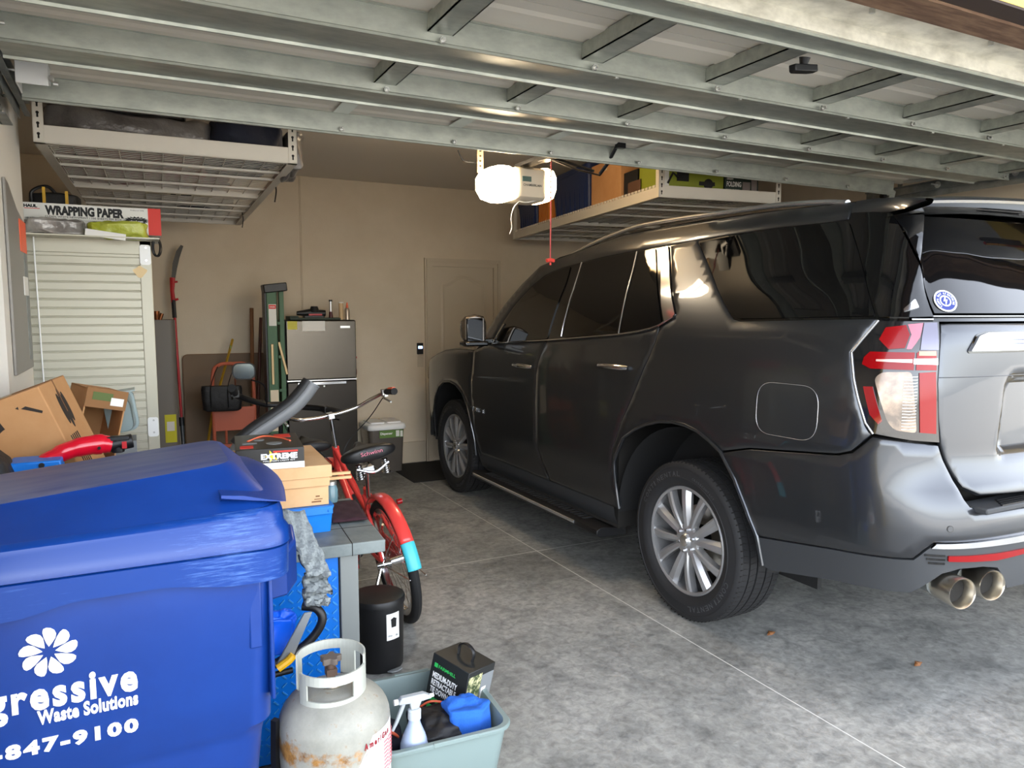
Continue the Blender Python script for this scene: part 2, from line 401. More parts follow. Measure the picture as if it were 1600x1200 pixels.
for (z0, z1, rise) in ((.22, .95, 0), (1.08, 1.93, .09)):
    mm = MB()
    A = [(x, z) for x, z in arch_pan(2.96, 3.485, z0, z1, rise, 0)]; B = arch_pan(2.96, 3.485, z0, z1, rise, .02); C_ = arch_pan(2.96, 3.485, z0, z1, rise, .045)
    mm.rows([[(x, YB - .0125, z) for x, z in A], [(x, YB - .022, z) for x, z in B], [(x, YB - .014, z) for x, z in C_]], closed=True)
    k = len(mm.v); mm.add([(x, YB - .014, z) for x, z in C_], [tuple(range(len(C_)))])
    struct(mm, 'door_panel', TRIM, dr)
# keypad and switch
t = thing('wall_control', 'black door opener control with lit blue screen on back wall', 'wall control', (2.715, YB, 1.17))
build(MB().box((2.682, YB - .025, 1.165), (2.75, YB, 1.285)), 'housing', BLKP, t, bevel=.006)
build(MB().box((2.694, YB - .0265, 1.225), (2.738, YB - .025, 1.252)), 'screen', mat('lit_screen', rgb(120, 160, 240), .3, emit=2.2, ecol=rgb(150, 190, 255)), t)
t = thing('switch_plate', 'ivory switch plate under the black door control', 'light switch', (2.722, YB, 1.03))
build(MB().box((2.688, YB - .006, 1.03), (2.756, YB, 1.14)), 'plate', TRIM, t, bevel=.002)
build(MB().box((2.714, YB - .012, 1.07), (2.730, YB - .006, 1.10)), 'toggle', TRIM, t)

# ------------------------------------------------------------------ overhead sectional garage door (open)
DX0, DX1 = -.34, 4.86
gd = thing('garage_door', 'open white sectional garage door with galvanised struts seen from below', 'garage door', (2.26, 2.4, 2.42))
secs = [(1.47, 1.98), (1.985, 2.49), (2.495, 3.0), (3.005, 3.50)]
for a, b in secs:
    m = MB(); z = 2.508
    prof = [(a, z), (a + .03, z - .0)]
    k = 3
    for i in range(k):
        y0 = a + .04 + (b - a - .08) * i / k; y1 = a + .04 + (b - a - .08) * (i + 1) / k; q = (y1 - y0)
        prof += [(y0 + q * .08, z), (y0 + q * .2, z - .007), (y0 + q * .8, z - .007), (y0 + q * .92, z)]
    prof += [(b, z)]
    m.rows([[(x, y, zz) for y, zz in prof] + [(x, b, z + .04), (x, a, z + .04)] for x in (DX0, DX1)], closed=True, cap=True)
    build(m, 'door_section', DOORW, gd, sharp=20)
def strut(y0, y1, zt, zb, x0, x1, mt, lip=.012, name='strut'):
    m = MB()
    P = [(y0 - lip, zt), (y0, zt), (y0 + .006, zb + .004), (y0 + .002, zb), (y0 + .002, zb - .008), (y0 + .010, zb - .008), (y0 + .012, zb), (y0 + .03, zb + .003),
         (y1 - .03, zb + .016), (y1 - .012, zb + .012), (y1 - .010, zb + .003), (y1 - .002, zb + .003), (y1, zb + .014), (y1, zt), (y1, zt + .004), (y0 - lip, zt + .004)]
    m.rows([[(x, y, z) for y, z in P] for x in (x0, x1)], closed=True, cap=True)
    return build(m, name, mt, gd, sharp=25)
ZS = 2.500
strut(1.60, 1.735, ZS, 2.418, DX0, DX1, GALV)
m = MB()   # wide weathered bottom rail
P = [(1.462, 2.512), (1.468, 2.472), (1.475, 2.468), (1.50, 2.476), (1.575, 2.468), (1.592, 2.462), (1.598, 2.468), (1.598, 2.512)]
m.rows([[(x, y, z) for y, z in P] for x in (DX0, DX1)], closed=True, cap=True); build(m, 'bottom_rail', GALVR, gd, sharp=25)
build(MB().tube([(DX0, 1.455, 2.50), (DX1, 1.455, 2.50)], .014, 10), 'rubber_seal', BLKR, gd)
build(MB().box((DX0, 1.590, 2.418), (DX1, 1.602, 2.50)), 'angle', GALVR, gd)
strut(2.19, 2.43, ZS, 2.425, DX0, DX1, GALV)
strut(2.75, 2.975, ZS, 2.425, DX0, DX1 - .02, GALV)
strut(3.415, 3.475, ZS, 2.416, DX0, DX1 - .18, GALV)
BX = [-.28, .27, .83, 1.38, 1.92, 2.48, 3.04, 3.60, 4.16, 4.72]
for bx in BX:
    for (y0, y1) in ((1.74, 2.19), (2.44, 2.75)):
        if bx < .5: continue
        m = MB().box((bx, y0, 2.452), (bx + .085, y1, 2.456)).box((bx, y0, 2.452), (bx + .004, y1, 2.504)).box((bx + .081, y0, 2.452), (bx + .085, y1, 2.504))
        build(m, 'stile', GALV, gd)
    for yb in (2.182, 2.742, 3.407):
        if bx < .5: continue
        if yb > 3: build(MB().box((bx, 3.14, 2.493), (bx + .07, 3.38, 2.497)), 'stile_tab', ZINC, gd)
        if bx > 4.6 and yb > 3: continue
        m = MB().cyl((bx + .045, yb, 2.43), (bx + .045, yb - .008, 2.43), .011, n=6).cyl((bx + .045, yb, 2.43), (bx + .045, yb - .02, 2.43), .005, n=8)
        build(m, 'bolt', ZINC, gd)
for bx in (1.30, 1.93, 2.5, 3.1, 3.66, 4.2):
    build(MB().cyl((bx, 1.505, 2.478), (bx, 1.505, 2.462), .009, n=6), 'bolt', ZINC, gd)
    if bx > 1.5: build(MB().cyl((bx - .4, 2.20, 2.426), (bx - .4, 2.20, 2.412), .008, n=6), 'bolt', ZINC, gd)
# end bracket (top left corner) and rollers
m = MB().box((-.335, 3.20, 2.415), (-.235, 3.206, 2.505)).box((-.335, 3.206, 2.415), (-.33, 3.35, 2.50)).box((-.24, 3.206, 2.44), (-.235, 3.3, 2.50))
build(m, 'corner_bracket', mat('pale_zinc_plate', rgb(214, 215, 214), .45, .3), gd, bevel=.002)
build(MB().cyl((-.225, 3.21, 2.44), (-.225, 3.18, 2.44), .009, n=6).cyl((-.22, 3.2, 2.425), (-.205, 3.2, 2.425), .007, n=8), 'bolt', ZINC, gd)
for ry in (2.2, 2.75, 3.25):
    for rx, s in ((-.375, 1), (4.905, -1)):
        build(MB().cyl((rx - .006, ry, 2.47), (rx + .006, ry, 2.47), .022, n=16).cyl((rx, ry, 2.47), (rx + s * .07, ry, 2.47), .006, n=8), 'roller', ZINC, gd)
# remote tilt sensor hanging from the second strut
t = thing('tilt_sensor', 'small black sensor box hanging from a door strut', 'sensor', (1.93, 1.79, 2.38))
m = MB().prism([(-.05, -.017), (.05, -.017), (.056, .006), (.035, .02), (-.035, .02), (-.056, .006)], 0, .022, M.Translation((1.955, 1.77, 2.375)) @ M.Rotation(-.12, 4, 'Y'))
build(m, 'housing', BLKM, t, bevel=.003)
build(MB().cyl((1.955, 1.77, 2.398), (1.955, 1.765, 2.42), .012, .018), 'mount', BLKM, t)
# tracks
def track(x, s, name, label):
    t = thing(name, label, 'door track', (x, 1.6, 2.43))
    m = MB()
    sec = [(0, -.028), (0, .028), (s * .022, .030), (s * .022, .024), (s * .004, .022), (s * .004, -.022), (s * .022, -.024), (s * .022, -.030)]
    pth = [(1.6, 2.47), (3.3, 2.47), (3.80, 2.46)]
    m.rows([[(x + a, y, z + b) for a, b in sec] for y, z in pth], closed=True, cap=True)
    build(m, 'channel', GALVD, t)
    m = MB().box((x - s * .012, 1.7, 2.40), (x - s * .008, 3.72, 2.455)); build(m, 'angle_rail', GALVD, t)
    for yy in (2.2, 3.55):
        m = MB().box((x - s * .05, yy, 2.45), (x - s * .01, yy + .035, 2.453)).box((x - s * .05, yy, 2.45), (x - s * .047, yy + .035, 2.92)); build(m, 'hanger', GALVD, t)
    return t
track(-.372, 1, 'door_track', 'grey steel roller track along the left pier beside the open door')
track(4.905, -1, 'door_track', 'steel roller track at the far right end of the open door')
t = thing('track_bracket', 'small grey steel bracket screwed to white pier under the track', 'bracket', (-.42, 3.42, 2.33))
build(MB().box((-.424, 3.33, 2.33), (-.418, 3.52, 2.40)).box((-.424, 3.33, 2.33), (-.385, 3.52, 2.336)), 'plate', GALVD, t)
build(MB().cyl((-.417, 3.42, 2.37), (-.405, 3.42, 2.37), .01, n=6), 'bolt', ZINC, t)
# hanging bracket at right end
t = thing('hanging_bracket', 'bent grey steel strap hanging behind the right end of the garage door', 'bracket', (4.70, 3.48, 2.30))
build(MB().cbox((4.72, 3.47, 2.37), (.05, .006, .18), ry=.35).cbox((4.67, 3.47, 2.44), (.1, .006, .05)), 'strap', GALV, t)
build(MB().cyl((4.60, 3.45, 2.44), (4.60, 3.43, 2.44), .03, n=10).cyl((4.60, 3.45, 2.40), (4.60, 3.42, 2.40), .02, n=6), 'hinge', BLKM, t)

# ------------------------------------------------------------------ opener
t = thing('garage_door_opener', 'beige ceiling garage door opener with glowing lamp covers', 'door opener', (2.12, 4.0, 2.38))
m = MB().rows([rring(2.175, 4.12, .20, .26 + d, .03, z) for z, d in ((2.285, -.05), (2.30, 0), (2.46, 0), (2.475, -.04))], closed=True, cap=True)
build(m, 'housing', mat('beige_plastic', rgb(206, 196, 176), .45), t, sharp=50)
LENS = mat('lamp_lens', rgb(255, 236, 200), .35, emit=14.0, ecol=(1, .80, .54, 1))
LENS2 = mat('lamp_lens_right', rgb(255, 226, 180), .35, emit=7, ecol=(1, .70, .38, 1))
m = MB().rows([rring(1.985 + o, 4.12, .18 + w_, .25 + w_, .055 + min(w_, 0) * .3, z) for z, w_, o in ((2.28, -.10, .03), (2.30, -.03, .012), (2.35, 0, 0), (2.42, 0, 0), (2.465, -.03, .012), (2.48, -.09, .03))], closed=True, cap=True)
build(m, 'lamp_cover', LENS, t, sharp=60)
m = MB().rows([rring(2.315 - o, 4.12, .09 + w_ * .5, .25 + w_, .04, z) for z, w_, o in ((2.29, -.06, .02), (2.31, -.02, .008), (2.36, 0, 0), (2.43, 0, 0), (2.47, -.02, .008), (2.485, -.06, .02))], closed=True, cap=True)
build(m, 'lamp_cover', LENS2, t, sharp=60)
build(MB().text('CHAMBERLAIN', .125, .014, face(2.112, 3.989, 2.362), bold=.01), 'lettering', BLACKPR, t)
build(MB().box((2.105, 3.986, 2.388), (2.165, 3.990, 2.418)), 'badge', mat('green_badge', rgb(70, 96, 92), .4), t)
build(MB().tube(spline([(2.12, 4.06, 2.28), (2.08, 4.05, 2.24), (2.06, 4.05, 2.18), (2.065, 4.05, 2.12), (2.05, 4.05, 2.08)]), .0025, 6).tube(spline([(2.12, 4.06, 2.28), (2.17, 4.04, 2.275), (2.26, 4.0, 2.30)]), .003, 6), 'loose_wire', PAPERW, t)
m = MB().box((1.915, 4.22, 2.46), (1.955, 4.224, 2.93)); build(m, 'hanging_strap', mat('beige_strap', rgb(176, 150, 116), .5, .4), t)
mm = MB()
for i in range(7): mm.cyl((1.935, 4.222, 2.50 + i * .03), (1.935, 4.214, 2.50 + i * .03), .006, n=8)
build(mm, 'strap_hole', SLOT, t)
build(MB().tube(spline([(1.82, 4.3, 2.6), (1.86, 4.3, 2.54), (1.93, 4.28, 2.53), (1.97, 4.25, 2.50)]), .005, 6), 'power_cord', BLKP, t)
build(MB().box((2.13, 1.5, 2.60), (2.17, 4.0, 2.64)).box((2.11, 3.6, 2.485), (2.19, 4.1, 2.505)), 'rail', BLKM, t)
m = MB().tube([(2.36, 3.37, 2.51), (2.345, 3.44, 2.42), (2.31, 3.47, 2.36)], .014, 8, flat=.35).tube([(2.31, 3.47, 2.355), (2.25, 3.6, 2.40), (2.15, 3.72, 2.47)], .012, 8, flat=.4)
m.tube([(2.29, 3.5, 2.38), (2.2, 3.62, 2.44), (2.12, 3.72, 2.48)], .008, 8).cbox((2.36, 3.35, 2.50), (.05, .03, .04)).cbox((2.13, 3.74, 2.49), (.06, .1, .05))
build(m, 'door_arm', BLKM, t, bevel=.001)
t = thing('release_cord', 'thin red emergency release cord with red handle below the opener', 'cord', (2.19, 3.75, 1.86))
m = MB().tube([(2.165, 3.75, 2.47), (2.165, 3.755, 1.915)], .0035, 6)
for i in range(18): m.cyl((2.165, 3.755, 1.93 + i * .03), (2.165, 3.755, 1.936 + i * .03), .0042, n=6)
build(m, 'rope', mat('red_cord', rgb(196, 84, 84), .8), t)
build(MB().tube([(2.14, 3.755, 1.905), (2.165, 3.755, 1.91), (2.19, 3.755, 1.905)], .011, 10).cyl((2.165, 3.755, 1.895), (2.165, 3.755, 1.88), .006), 'pull_handle', mat('red_handle', rgb(220, 70, 60), .4), t, bevel=.001)

# ------------------------------------------------------------------ ceiling racks
def rack(root, x0, x1, y0, y1, z, T=None, mid=.5, lab=True):
    T = T or M.Identity(4); ORG[root.name] = V((0, 0, 0)) if T != M.Identity(4) else ORG[root.name]
    def B(mb, n, mt, **k): return build(mb, n, mt, root, **k)
    g = lambda: MB()
    zc = ZC
    for (px, py) in ((x0, y0), (x1, y0), (x0, y1), (x1, y1)):
        sx = 1 if px == x0 else -1; sy = 1 if py == y0 else -1
        m = g(); m.box((px, py, z), (px + sx * .042, py + sy * .003, zc), T); m.box((px, py, z), (px + sx * .003, py + sy * .042, zc), T)
        p = B(m, 'post', RACK)
        h = g()
        if py == y0:
            for i in range(12):
                zz = z + .03 + i * .045
                h.cyl((px + sx * .021, py - .001, zz + .008), (px + sx * .021, py + .001, zz + .008), .0065, n=10, m=T); h.box((px + sx * .021 - .0035, py - .001, zz - .012), (px + sx * .021 + .0035, py + .001, zz + .008), T)
            hh = build(h, 'keyhole_slot', SLOT, p); ORG[hh.name] = ORG[root.name]
    # beams
    def beam(a, b, h=.072):
        m = g(); m.box(a, b, T); B(m, 'beam', RACK, bevel=.002)
    beam((x0, y0 + .003, z), (x1, y0 + .006, z + .078)); B(g().box((x0, y0 + .003, z), (x1, y0 + .03, z + .004), T), 'beam', RACK)
    beam((x0, y1 - .006, z), (x1, y1 - .003, z + .078)); B(g().box((x0, y1 - .03, z), (x1, y1, z + .004), T), 'beam', RACK)
    beam((x0 + .003, y0, z), (x0 + .006, y1, z + .07)); beam((x1 - .006, y0, z), (x1 - .003, y1, z + .07))
    B(g().box((x0, y0, z), (x0 + .045, y1, z + .004), T), 'angle', RACK); B(g().box((x1 - .045, y0, z), (x1, y1, z + .004), T), 'angle', RACK)
    ym = y0 + (y1 - y0) * mid
    B(g().box((x0 + .02, ym - .05, z + .002), (x1 - .02, ym + .05, z + .01), T).box((x0 + .02, ym - .05, z + .01), (x1 - .02, ym - .046, z + .05), T), 'cross_beam', RACK)
    if lab:
        xm = (x0 + x1) / 2
        l = B(g().box((xm - .14, ym - .028, z + .0005), (xm + .24, ym + .028, z + .0018), T), 'warning_label', mat('rack_label', rgb(196, 186, 160), .6), label='beige printed warning label')
        q = g(); q.box((xm - .13, ym - .02, z - .0002), (xm - .02, ym - .01, z + .0005), T); q.box((xm + .06, ym - .022, z - .0002), (xm + .12, ym + .022, z + .0005), T); q.box((xm - .0, ym - .02, z - .0002), (xm + .03, ym + .015, z + .0005), T)
        r_ = build(q, 'print', SLOT, l); ORG[r_.name] = ORG[root.name]
    L_ = y1 - y0
    for f in (.13, .21, .34 if mid > .45 else .3, .62, .72, .86):
        yy = y0 + L_ * f
        if abs(yy - ym) < .12: continue
        B(g().box((x0 + .03, yy - .015, z + .008), (x1 - .03, yy + .015, z + .02), T), 'cross_bar', RACK)
    m = g(); n = int((x1 - x0) / .1)
    for i in range(n + 1):
        x = x0 + .04 + (x1 - x0 - .08) * i / n; m.tube([(x, y0 + .03, z + .026), (x, y1 - .03, z + .026)], .0025, 5, m=T)
    k = int(L_ / .045)
    for i in range(k + 1):
        y = y0 + .04 + (L_ - .08) * i / k; m.tube([(x0 + .03, y, z + .031), (x1 - .03, y, z + .031)], .0025, 5, m=T)
    B(m, 'wire_deck', RACK)
rl = thing('ceiling_rack', 'white steel rack hung from ceiling above corrugated cabinet', 'storage rack', (.2, 5.4, 2.345), group=None)
rack(rl, 0, 1.12, 0, 2.86, 2.345, T=M.Translation((-.355, 3.89, 0)) @ M.Rotation(math.radians(-1.6), 4, 'Z'), mid=.46)
rl.location = (0, 0, 0)

def crumple(cx, cy, cz, w, d, h, seed, amp=.02, nx=44, ny=30, rz=0, flat=.25, m=None, fr=7):
    """soft closed bundle with creased folds"""
    rows = []
    T = M.Translation((cx, cy, cz)) @ M.Rotation(rz, 4, 'Z')
    for i in range(ny + 1):
        t = PI * (.02 + .96 * i / ny); r = []
        for k in range(nx):
            a = 2 * PI * k / nx
            c, s = math.cos(a), math.sin(a)
            e = .55
            x = math.copysign(abs(c) ** e, c) * math.sin(t) ** .5 * w / 2; y = math.copysign(abs(s) ** e, s) * math.sin(t) ** .5 * d / 2
            z = math.copysign(abs(math.cos(t)) ** flat, math.cos(t)) * h / 2
            p = V((x, y, z)); so_ = V((seed, seed * 2, 0)); n = noise.noise_vector(p * fr + so_)
            rdg = (1 - abs(noise.noise(V((p.x * fr * .7, p.y * fr * 1.6, p.z * fr * 2)) + so_)) * 3.2)
            rd2 = (1 - abs(noise.noise(p * fr * 2.3 + so_ * 2)) * 3.2)
            dirn = V((p.x / w, p.y / d, p.z / h)).normalized()
            p += n * amp * .8 + dirn * (rdg * amp * .7 + rd2 * amp * .35)
            r.append(T @ p)
        rows.append(r)
    mb = m or MB(); mb.rows(rows, closed=True, cap=True); return mb
zr = 2.38
def soft(name, mb, mt, label, cat, loc, group=None, sub=1): return build(mb, name, mt, None, label=label, cat=cat, loc=loc, group=group, subsurf=sub)
soft('folded_tarp', crumple(.03, 4.13, 2.475, .72, .36, .12, 1, .024), TARP, 'lower crumpled grey tarp on the front of the left ceiling rack', 'tarp', (.02, 4.1, 2.39))
soft('folded_tarp', crumple(-.03, 4.15, 2.60, .60, .38, .11, 5, .024), TARP, 'upper silver grey tarp folded on top of another tarp', 'tarp', (-.05, 4.14, 2.54))
soft('folded_bag', crumple(.55, 4.13, 2.48, .36, .36, .18, 9, .026), NAVY, 'dark navy folded bag at the right front corner of the ceiling rack', 'bag', (.53, 4.12, 2.385))
soft('cloth_bundle', crumple(.56, 4.55, 2.50, .34, .40, .20, 19, .02), NAVY, 'navy cloth bundle pushed behind the folded bag on the left rack', 'bundle', (.56, 4.5, 2.38))
soft('grey_blanket', crumple(.80, 4.25, 2.45, .08, .34, .20, 14, .03), TARP, 'grey blanket edge sagging over right side of the left rack', 'blanket', (.81, 4.25, 2.33))
soft('red_bundle', crumple(.1, 5.0, 2.45, .9, .8, .12, 24, .02), mat('dark_red_cloth', rgb(112, 44, 44), .8), 'dark red bundle lying on the wire deck of the left rack', 'bundle', (0, 4.85, 2.385))
soft('tarp_roll', crumple(.25, 6.1, 2.47, .9, 1.0, .16, 31, .02), NAVY, 'dark navy roll at the back of the left ceiling rack', 'bundle', (.2, 5.9, 2.385))
for i, (x, y) in enumerate(((.775, 4.62), (.775, 6.1))):
    soft('black_strap', MB().tube(spline([(x, y, 2.40), (x + .012, y, 2.33), (x + .004, y + .01, 2.26)]), .016, 8, flat=.2), BLKP, ('short black strap dangling from near right edge of the left rack', 'short black strap dangling from far right edge of the left rack')[i], 'strap', (x, y, 2.26), sub=0)

# right hand rack, turned slightly
th = math.radians(-8.3)
TR = M.Translation((3.06, 3.91, 0)) @ M.Rotation(th, 4, 'Z')
rr_ = thing('ceiling_rack', 'white steel rack above the car loaded with totes and cartons', 'storage rack', (0, 0, 0), local=True)
rack(rr_, 0, .95, 0, 2.93, 2.35, T=TR, mid=.56)
# saw tooth edge lining
m = MB()
for i in range(58):
    y = .05 + i * .049; m.box((-.003, y, 2.42), (.003, y + .03, 2.434), TR)
build(m, 'toothed_edge', RACK, rr_)
def tote(name, x0, x1, y0, y1, z0, z1, mt, lidm, label, cat='tote'):
    c = TR @ V(((x0 + x1) / 2, (y0 + y1) / 2, z0)); t = thing(name, label, cat, c)
    xm, ym, wx, wy = (x0 + x1) / 2, (y0 + y1) / 2, x1 - x0, y1 - y0
    m = MB().rows([rring(xm, ym, wx * k, wy * k, .03, z) for z, k in ((z0, .86), (z1 - .05, .96), (z1 - .05, .99), (z1 - .03, .99))], TR, closed=True, cap=True)
    for i in range(7):
        yy = y0 + wy * (.14 + .12 * i); m.box((x0 + wx * .035, yy - .012, z0 + .03), (x0 + wx * .06, yy + .012, z1 - .08), TR)
    build(m, 'body', mt, t, sharp=45)
    build(MB().rows([rring(xm, ym, wx * k, wy * k, .035, z) for z, k in ((z1 - .035, 1), (z1 - .01, 1), (z1, .95))], TR, closed=True, cap=True), 'lid', lidm, t, sharp=45)
BLUET = mat('navy_tote_plastic', rgb(22, 40, 84), .45); ORT = mat('orange_tote', rgb(196, 116, 36), .5)
tote('storage_tote', .03, .45, 2.38, 2.88, 2.386, 2.70, BLUET, BLUET, 'navy tote farthest back on the right rack, left of the orange one')
tote('storage_tote', .03, .40, 2.03, 2.33, 2.386, 2.74, ORT, BLKP, 'orange tote with black lid between the two navy totes')
tote('storage_tote', .03, .50, 1.18, 1.98, 2.386, 2.80, BLUET, BLUET, 'large navy tote behind the opener, right of orange tote')
def carton(name, x0, x1, y0, y1, z0, z1, mt, label, T=TR, flaps=True, cat='box', bev=.003, tape=True):
    c = T @ V(((x0 + x1) / 2, (y0 + y1) / 2, z0)); t = thing(name, label, cat, c)
    build(MB().box((x0, y0, z0), (x1, y1, z1), T), 'body', mt, t, bevel=bev)
    if tape:
        ym = (y0 + y1) / 2
        build(MB().box((x0 - .0008, ym - .025, z1 - .07), (x1 + .0008, ym + .025, z1 + .0008), T), 'tape', TAPE, t)
        build(MB().box((x0, ym - .0015, z1), (x1, ym + .0015, z1 + .0012), T), 'flap_seam', CARDD, t)
    return t
carton('cardboard_box', .03, .40, .60, 1.10, 2.386, 2.74, CARD, 'brown cardboard box on the right rack beside the large navy tote')
t = carton('dark_box', .04, .30, .37, .57, 2.386, 2.60, BLKP, 'dark printed box between cardboard carton and rack post', tape=False)
build(MB().box((.037, .32, 2.44), (.04, .50, 2.52), TR), 'printed_panel', mat('brown_print', rgb(92, 66, 50), .6), t)
LIME = mat('lime_print', rgb(130, 140, 40), .55)
TF = TR
t = carton('tool_box_carton', .05, .52, .05, .36, 2.386, 2.60, LIME, 'olive green product box with tool picture on right rack front', tape=False)
m = MB().box((.16, .046, 2.47), (.25, .05, 2.53), TR).tube([(.09, .047, 2.45), (.13, .047, 2.52), (.17, .047, 2.49), (.2, .047, 2.49)], .008, 6, m=TR)
build(m, 'printed_tool', BLACKPR, t)
build(MB().cyl((.40, .049, 2.46), (.40, .044, 2.46), .035, m=TR).box((.33, .045, 2.45), (.45, .049, 2.475), TR), 'printed_tool', BLACKPR, t)
build(MB().box((.02 + .03, .046, 2.40), (.10, .05, 2.56), TR), 'printed_panel', PAPERW, t)
t = carton('folding_wagon_box', .53, .80, .05, .36, 2.386, 2.62, mat('dark_green_print', rgb(26, 44, 38), .5), 'dark green carton with white lettering at the rack front', tape=False)
fT = TR @ face(0, .049, 0)
build(MB().text('FOLDING', .115, .034, TR @ face(.545, .049, 2.455), bold=.02).text('WAGON', .098, .034, TR @ face(.545, .049, 2.405), bold=.02).text('GREEN', .05, .014, TR @ face(.545, .049, 2.50), bold=.02), 'lettering', WHITE, t)
m = MB().box((.67, .046, 2.41), (.73, .05, 2.49), TR).box((.74, .046, 2.40), (.785, .05, 2.53), TR); build(m, 'printed_panel', mat('greyred_print', rgb(126, 116, 112), .6), t)
carton('carton', .10, .8, 2.2, 2.6, 2.82, 2.90, CARDD, 'flat brown carton stored high above the totes', tape=False) if False else None
t = None

# ------------------------------------------------------------------ cabinet and things on it
t = thing('roller_cabinet', 'tall white corrugated cabinet behind the cardboard boxes', 'cabinet', (-.16, 4.45, 0))
CABW = mat('cabinet_white', rgb(188, 184, 166), .4, .1)
CX0, CX1, CY, CZ = -.84, .095, 4.2, 1.965
build(MB().box((CX0 + .01, CY + .015, 0), (CX1 - .002, CY + .5, CZ)), 'body', CABW, t, bevel=.004)
m = MB(); rows = []; n = 42
for x in (CX0 + .02, CX1 - .055):
    r = []
    for i in range(n):
        z0 = .1 + (CZ - .18) * i / n; dz = (CZ - .18) / n
        r += [(x, CY + .008, z0), (x, CY + .001, z0 + dz * .08), (x, CY + .002, z0 + dz * .82), (x, CY + .007, z0 + dz * .92)]
    rows.append(r)
m.rows(rows); m.box((CX0 + .02, CY + .0105, .1), (CX1 - .055, CY + .016, CZ - .07)); build(m, 'ribbed_panel', CABW, t, sharp=20)
build(MB().box((CX1 - .055, CY, .02), (CX1, CY + .02, CZ)).box((CX0, CY, .02), (CX0 + .02, CY + .02, CZ)).box((CX0, CY, CZ - .07), (CX1, CY + .02, CZ)), 'frame', CABW, t, bevel=.004)
for zz, mt in ((1.855, WHITE), (.98, WHITE)):
    p = build(MB().rows([rring(CX1 - .025, 0, .05, .09, .012, 0)] and [[(x, CY - yy, z + zz) for (x, z, _) in rring(CX1 - .028, .04, .05, .10, .012, 0)] for yy in (0, .006)], closed=True, cap=True), 'corner_plate', mt, t)
    build(MB().cyl((CX1 - .025, CY - .006, zz + .075), (CX1 - .025, CY - .010, zz + .075), .005, n=8).cyl((CX1 - .025, CY - .006, zz + .012), (CX1 - .025, CY - .010, zz + .012), .005, n=8), 'screw', ZINC, p)
build(MB().prism([(.03 * math.cos(a) * (1 + .2 * math.sin(3 * a)) + .045, .026 * math.sin(a) * (1 + .2 * math.cos(4 * a))) for a in [i * PI / 12 for i in range(24)]], 0, .001, face(-.005, CY - .0005, 1.81)), 'glue_stain', mat('old_glue', rgb(222, 196, 150), .7), t)
build(MB().tube([(-.405, CY - .02, 2.0), (-.395, CY - .02, 1.0), (-.39, CY - .02, 0)], .0035, 8), 'white_conduit', WHITE, None, label='thin white vertical pipe beside the corrugated cabinet', cat='pipe', loc=(-.395, CY - .02, 0))
# electrical panel on the pier
t = thing('electrical_panel', 'grey metal panel with orange sticker on the left pier', 'electrical panel', (-.42, 3.6, 1.35))
EG = mat('grey_panel', rgb(136, 132, 126), .45, .3)
m = MB().rows([[(-.4245 + dx, y, z) for y, z in ((3.44, 1.36), (3.98, 1.36), (3.98, 1.99), (3.90, 2.01), (3.72, 2.04), (3.52, 2.11), (3.44, 2.12))] for dx in (.0005, .012)], closed=True, cap=True)
build(m, 'housing', EG, t, bevel=.003)
build(MB().box((-.413, 3.86, 1.40), (-.411, 3.95, 1.96)), 'inner_door', GALVD, t)
build(MB().box((-.4125, 3.76, 1.865), (-.4095, 3.955, 2.0)), 'orange_sticker', mat('orange_sticker', rgb(236, 92, 48), .5), t)
build(MB().box((-.4125, 3.80, 1.68), (-.4095, 3.93, 1.76)), 'white_label', PAPERW, t)

t = thing('wrapping_paper_box', 'long white carton lettered WRAPPING PAPER with red end, on cabinet', 'box', (-.17, 4.3, 1.965))
wy = 4.22
build(MB().box((-.52, wy, 1.995), (.145, wy + .5, 2.128)), 'body', PAPERW, t, bevel=.002)
build(MB().box((.088, wy - .0012, 1.9955), (.1455, wy, 2.129)).box((.145, wy, 1.9955), (.1462, wy + .5, 2.129)), 'red_end', REDPR, t)
m = MB().text('WRAPPING PAPER', .335, .046, face(-.355, wy, 2.072), bold=.06)
m.text('CLEAN, WHITE NEWSPRINT / 100 SHEETS PER BOX', .325, .010, face(-.355, wy, 2.060), bold=.01)
m.text('Use to wrap dishes and fragile items. Recommended for use with packing boxes', .31, .005, face(-.35, wy, 2.049))
m.text('HAUL', .055, .015, face(-.440, wy, 2.104), bold=.07).text('Product #: WPB', .06, .006, face(.01, wy, 2.112))
for i in range(14): m.box((-.435 + i * .0045, wy - .0008, 2.028), (-.435 + i * .0045 + (.0028 if i % 3 else .0015), wy, 2.058))
st = []
for i in range(40):
    r = 1 if i % 2 else .72; a = 2 * PI * i / 40; st.append((.062 * r * math.cos(a), .02 * r * math.sin(a)))
m.prism(st, 0, .0006, face(.035, wy, 2.066))
build(m, 'lettering', BLACKPR, t)
build(MB().text('uhaul.com', .06, .009, face(.005, wy - .001, 2.057), bold=.03).text('See our full line', .05, .004, face(.01, wy - .001, 2.074)), 'white_lettering', WHITE, t)
build(MB().box((-.438, wy - .0008, 2.098), (-.375, wy, 2.101)), 'red_rule', REDPR, t)
CLR = mat('clear_plastic_bag', rgb(170, 166, 160), .2, .2, col2=rgb(120, 116, 112), nscale=9, bump=.6, bscale=30, bdist=.01)
LIMEB = mat('lime_plastic_bag', rgb(150, 156, 40), .25, .0, col2=rgb(176, 182, 80), nscale=7, bump=.7, bscale=28, bdist=.01)
soft('plastic_bag', crumple(-.31, 4.13, 2.004, .25, .13, .06, 3, .014, fr=16), CLR, 'crumpled clear plastic bag in front of the wrapping paper box', 'bag', (-.3, 4.13, 1.975))
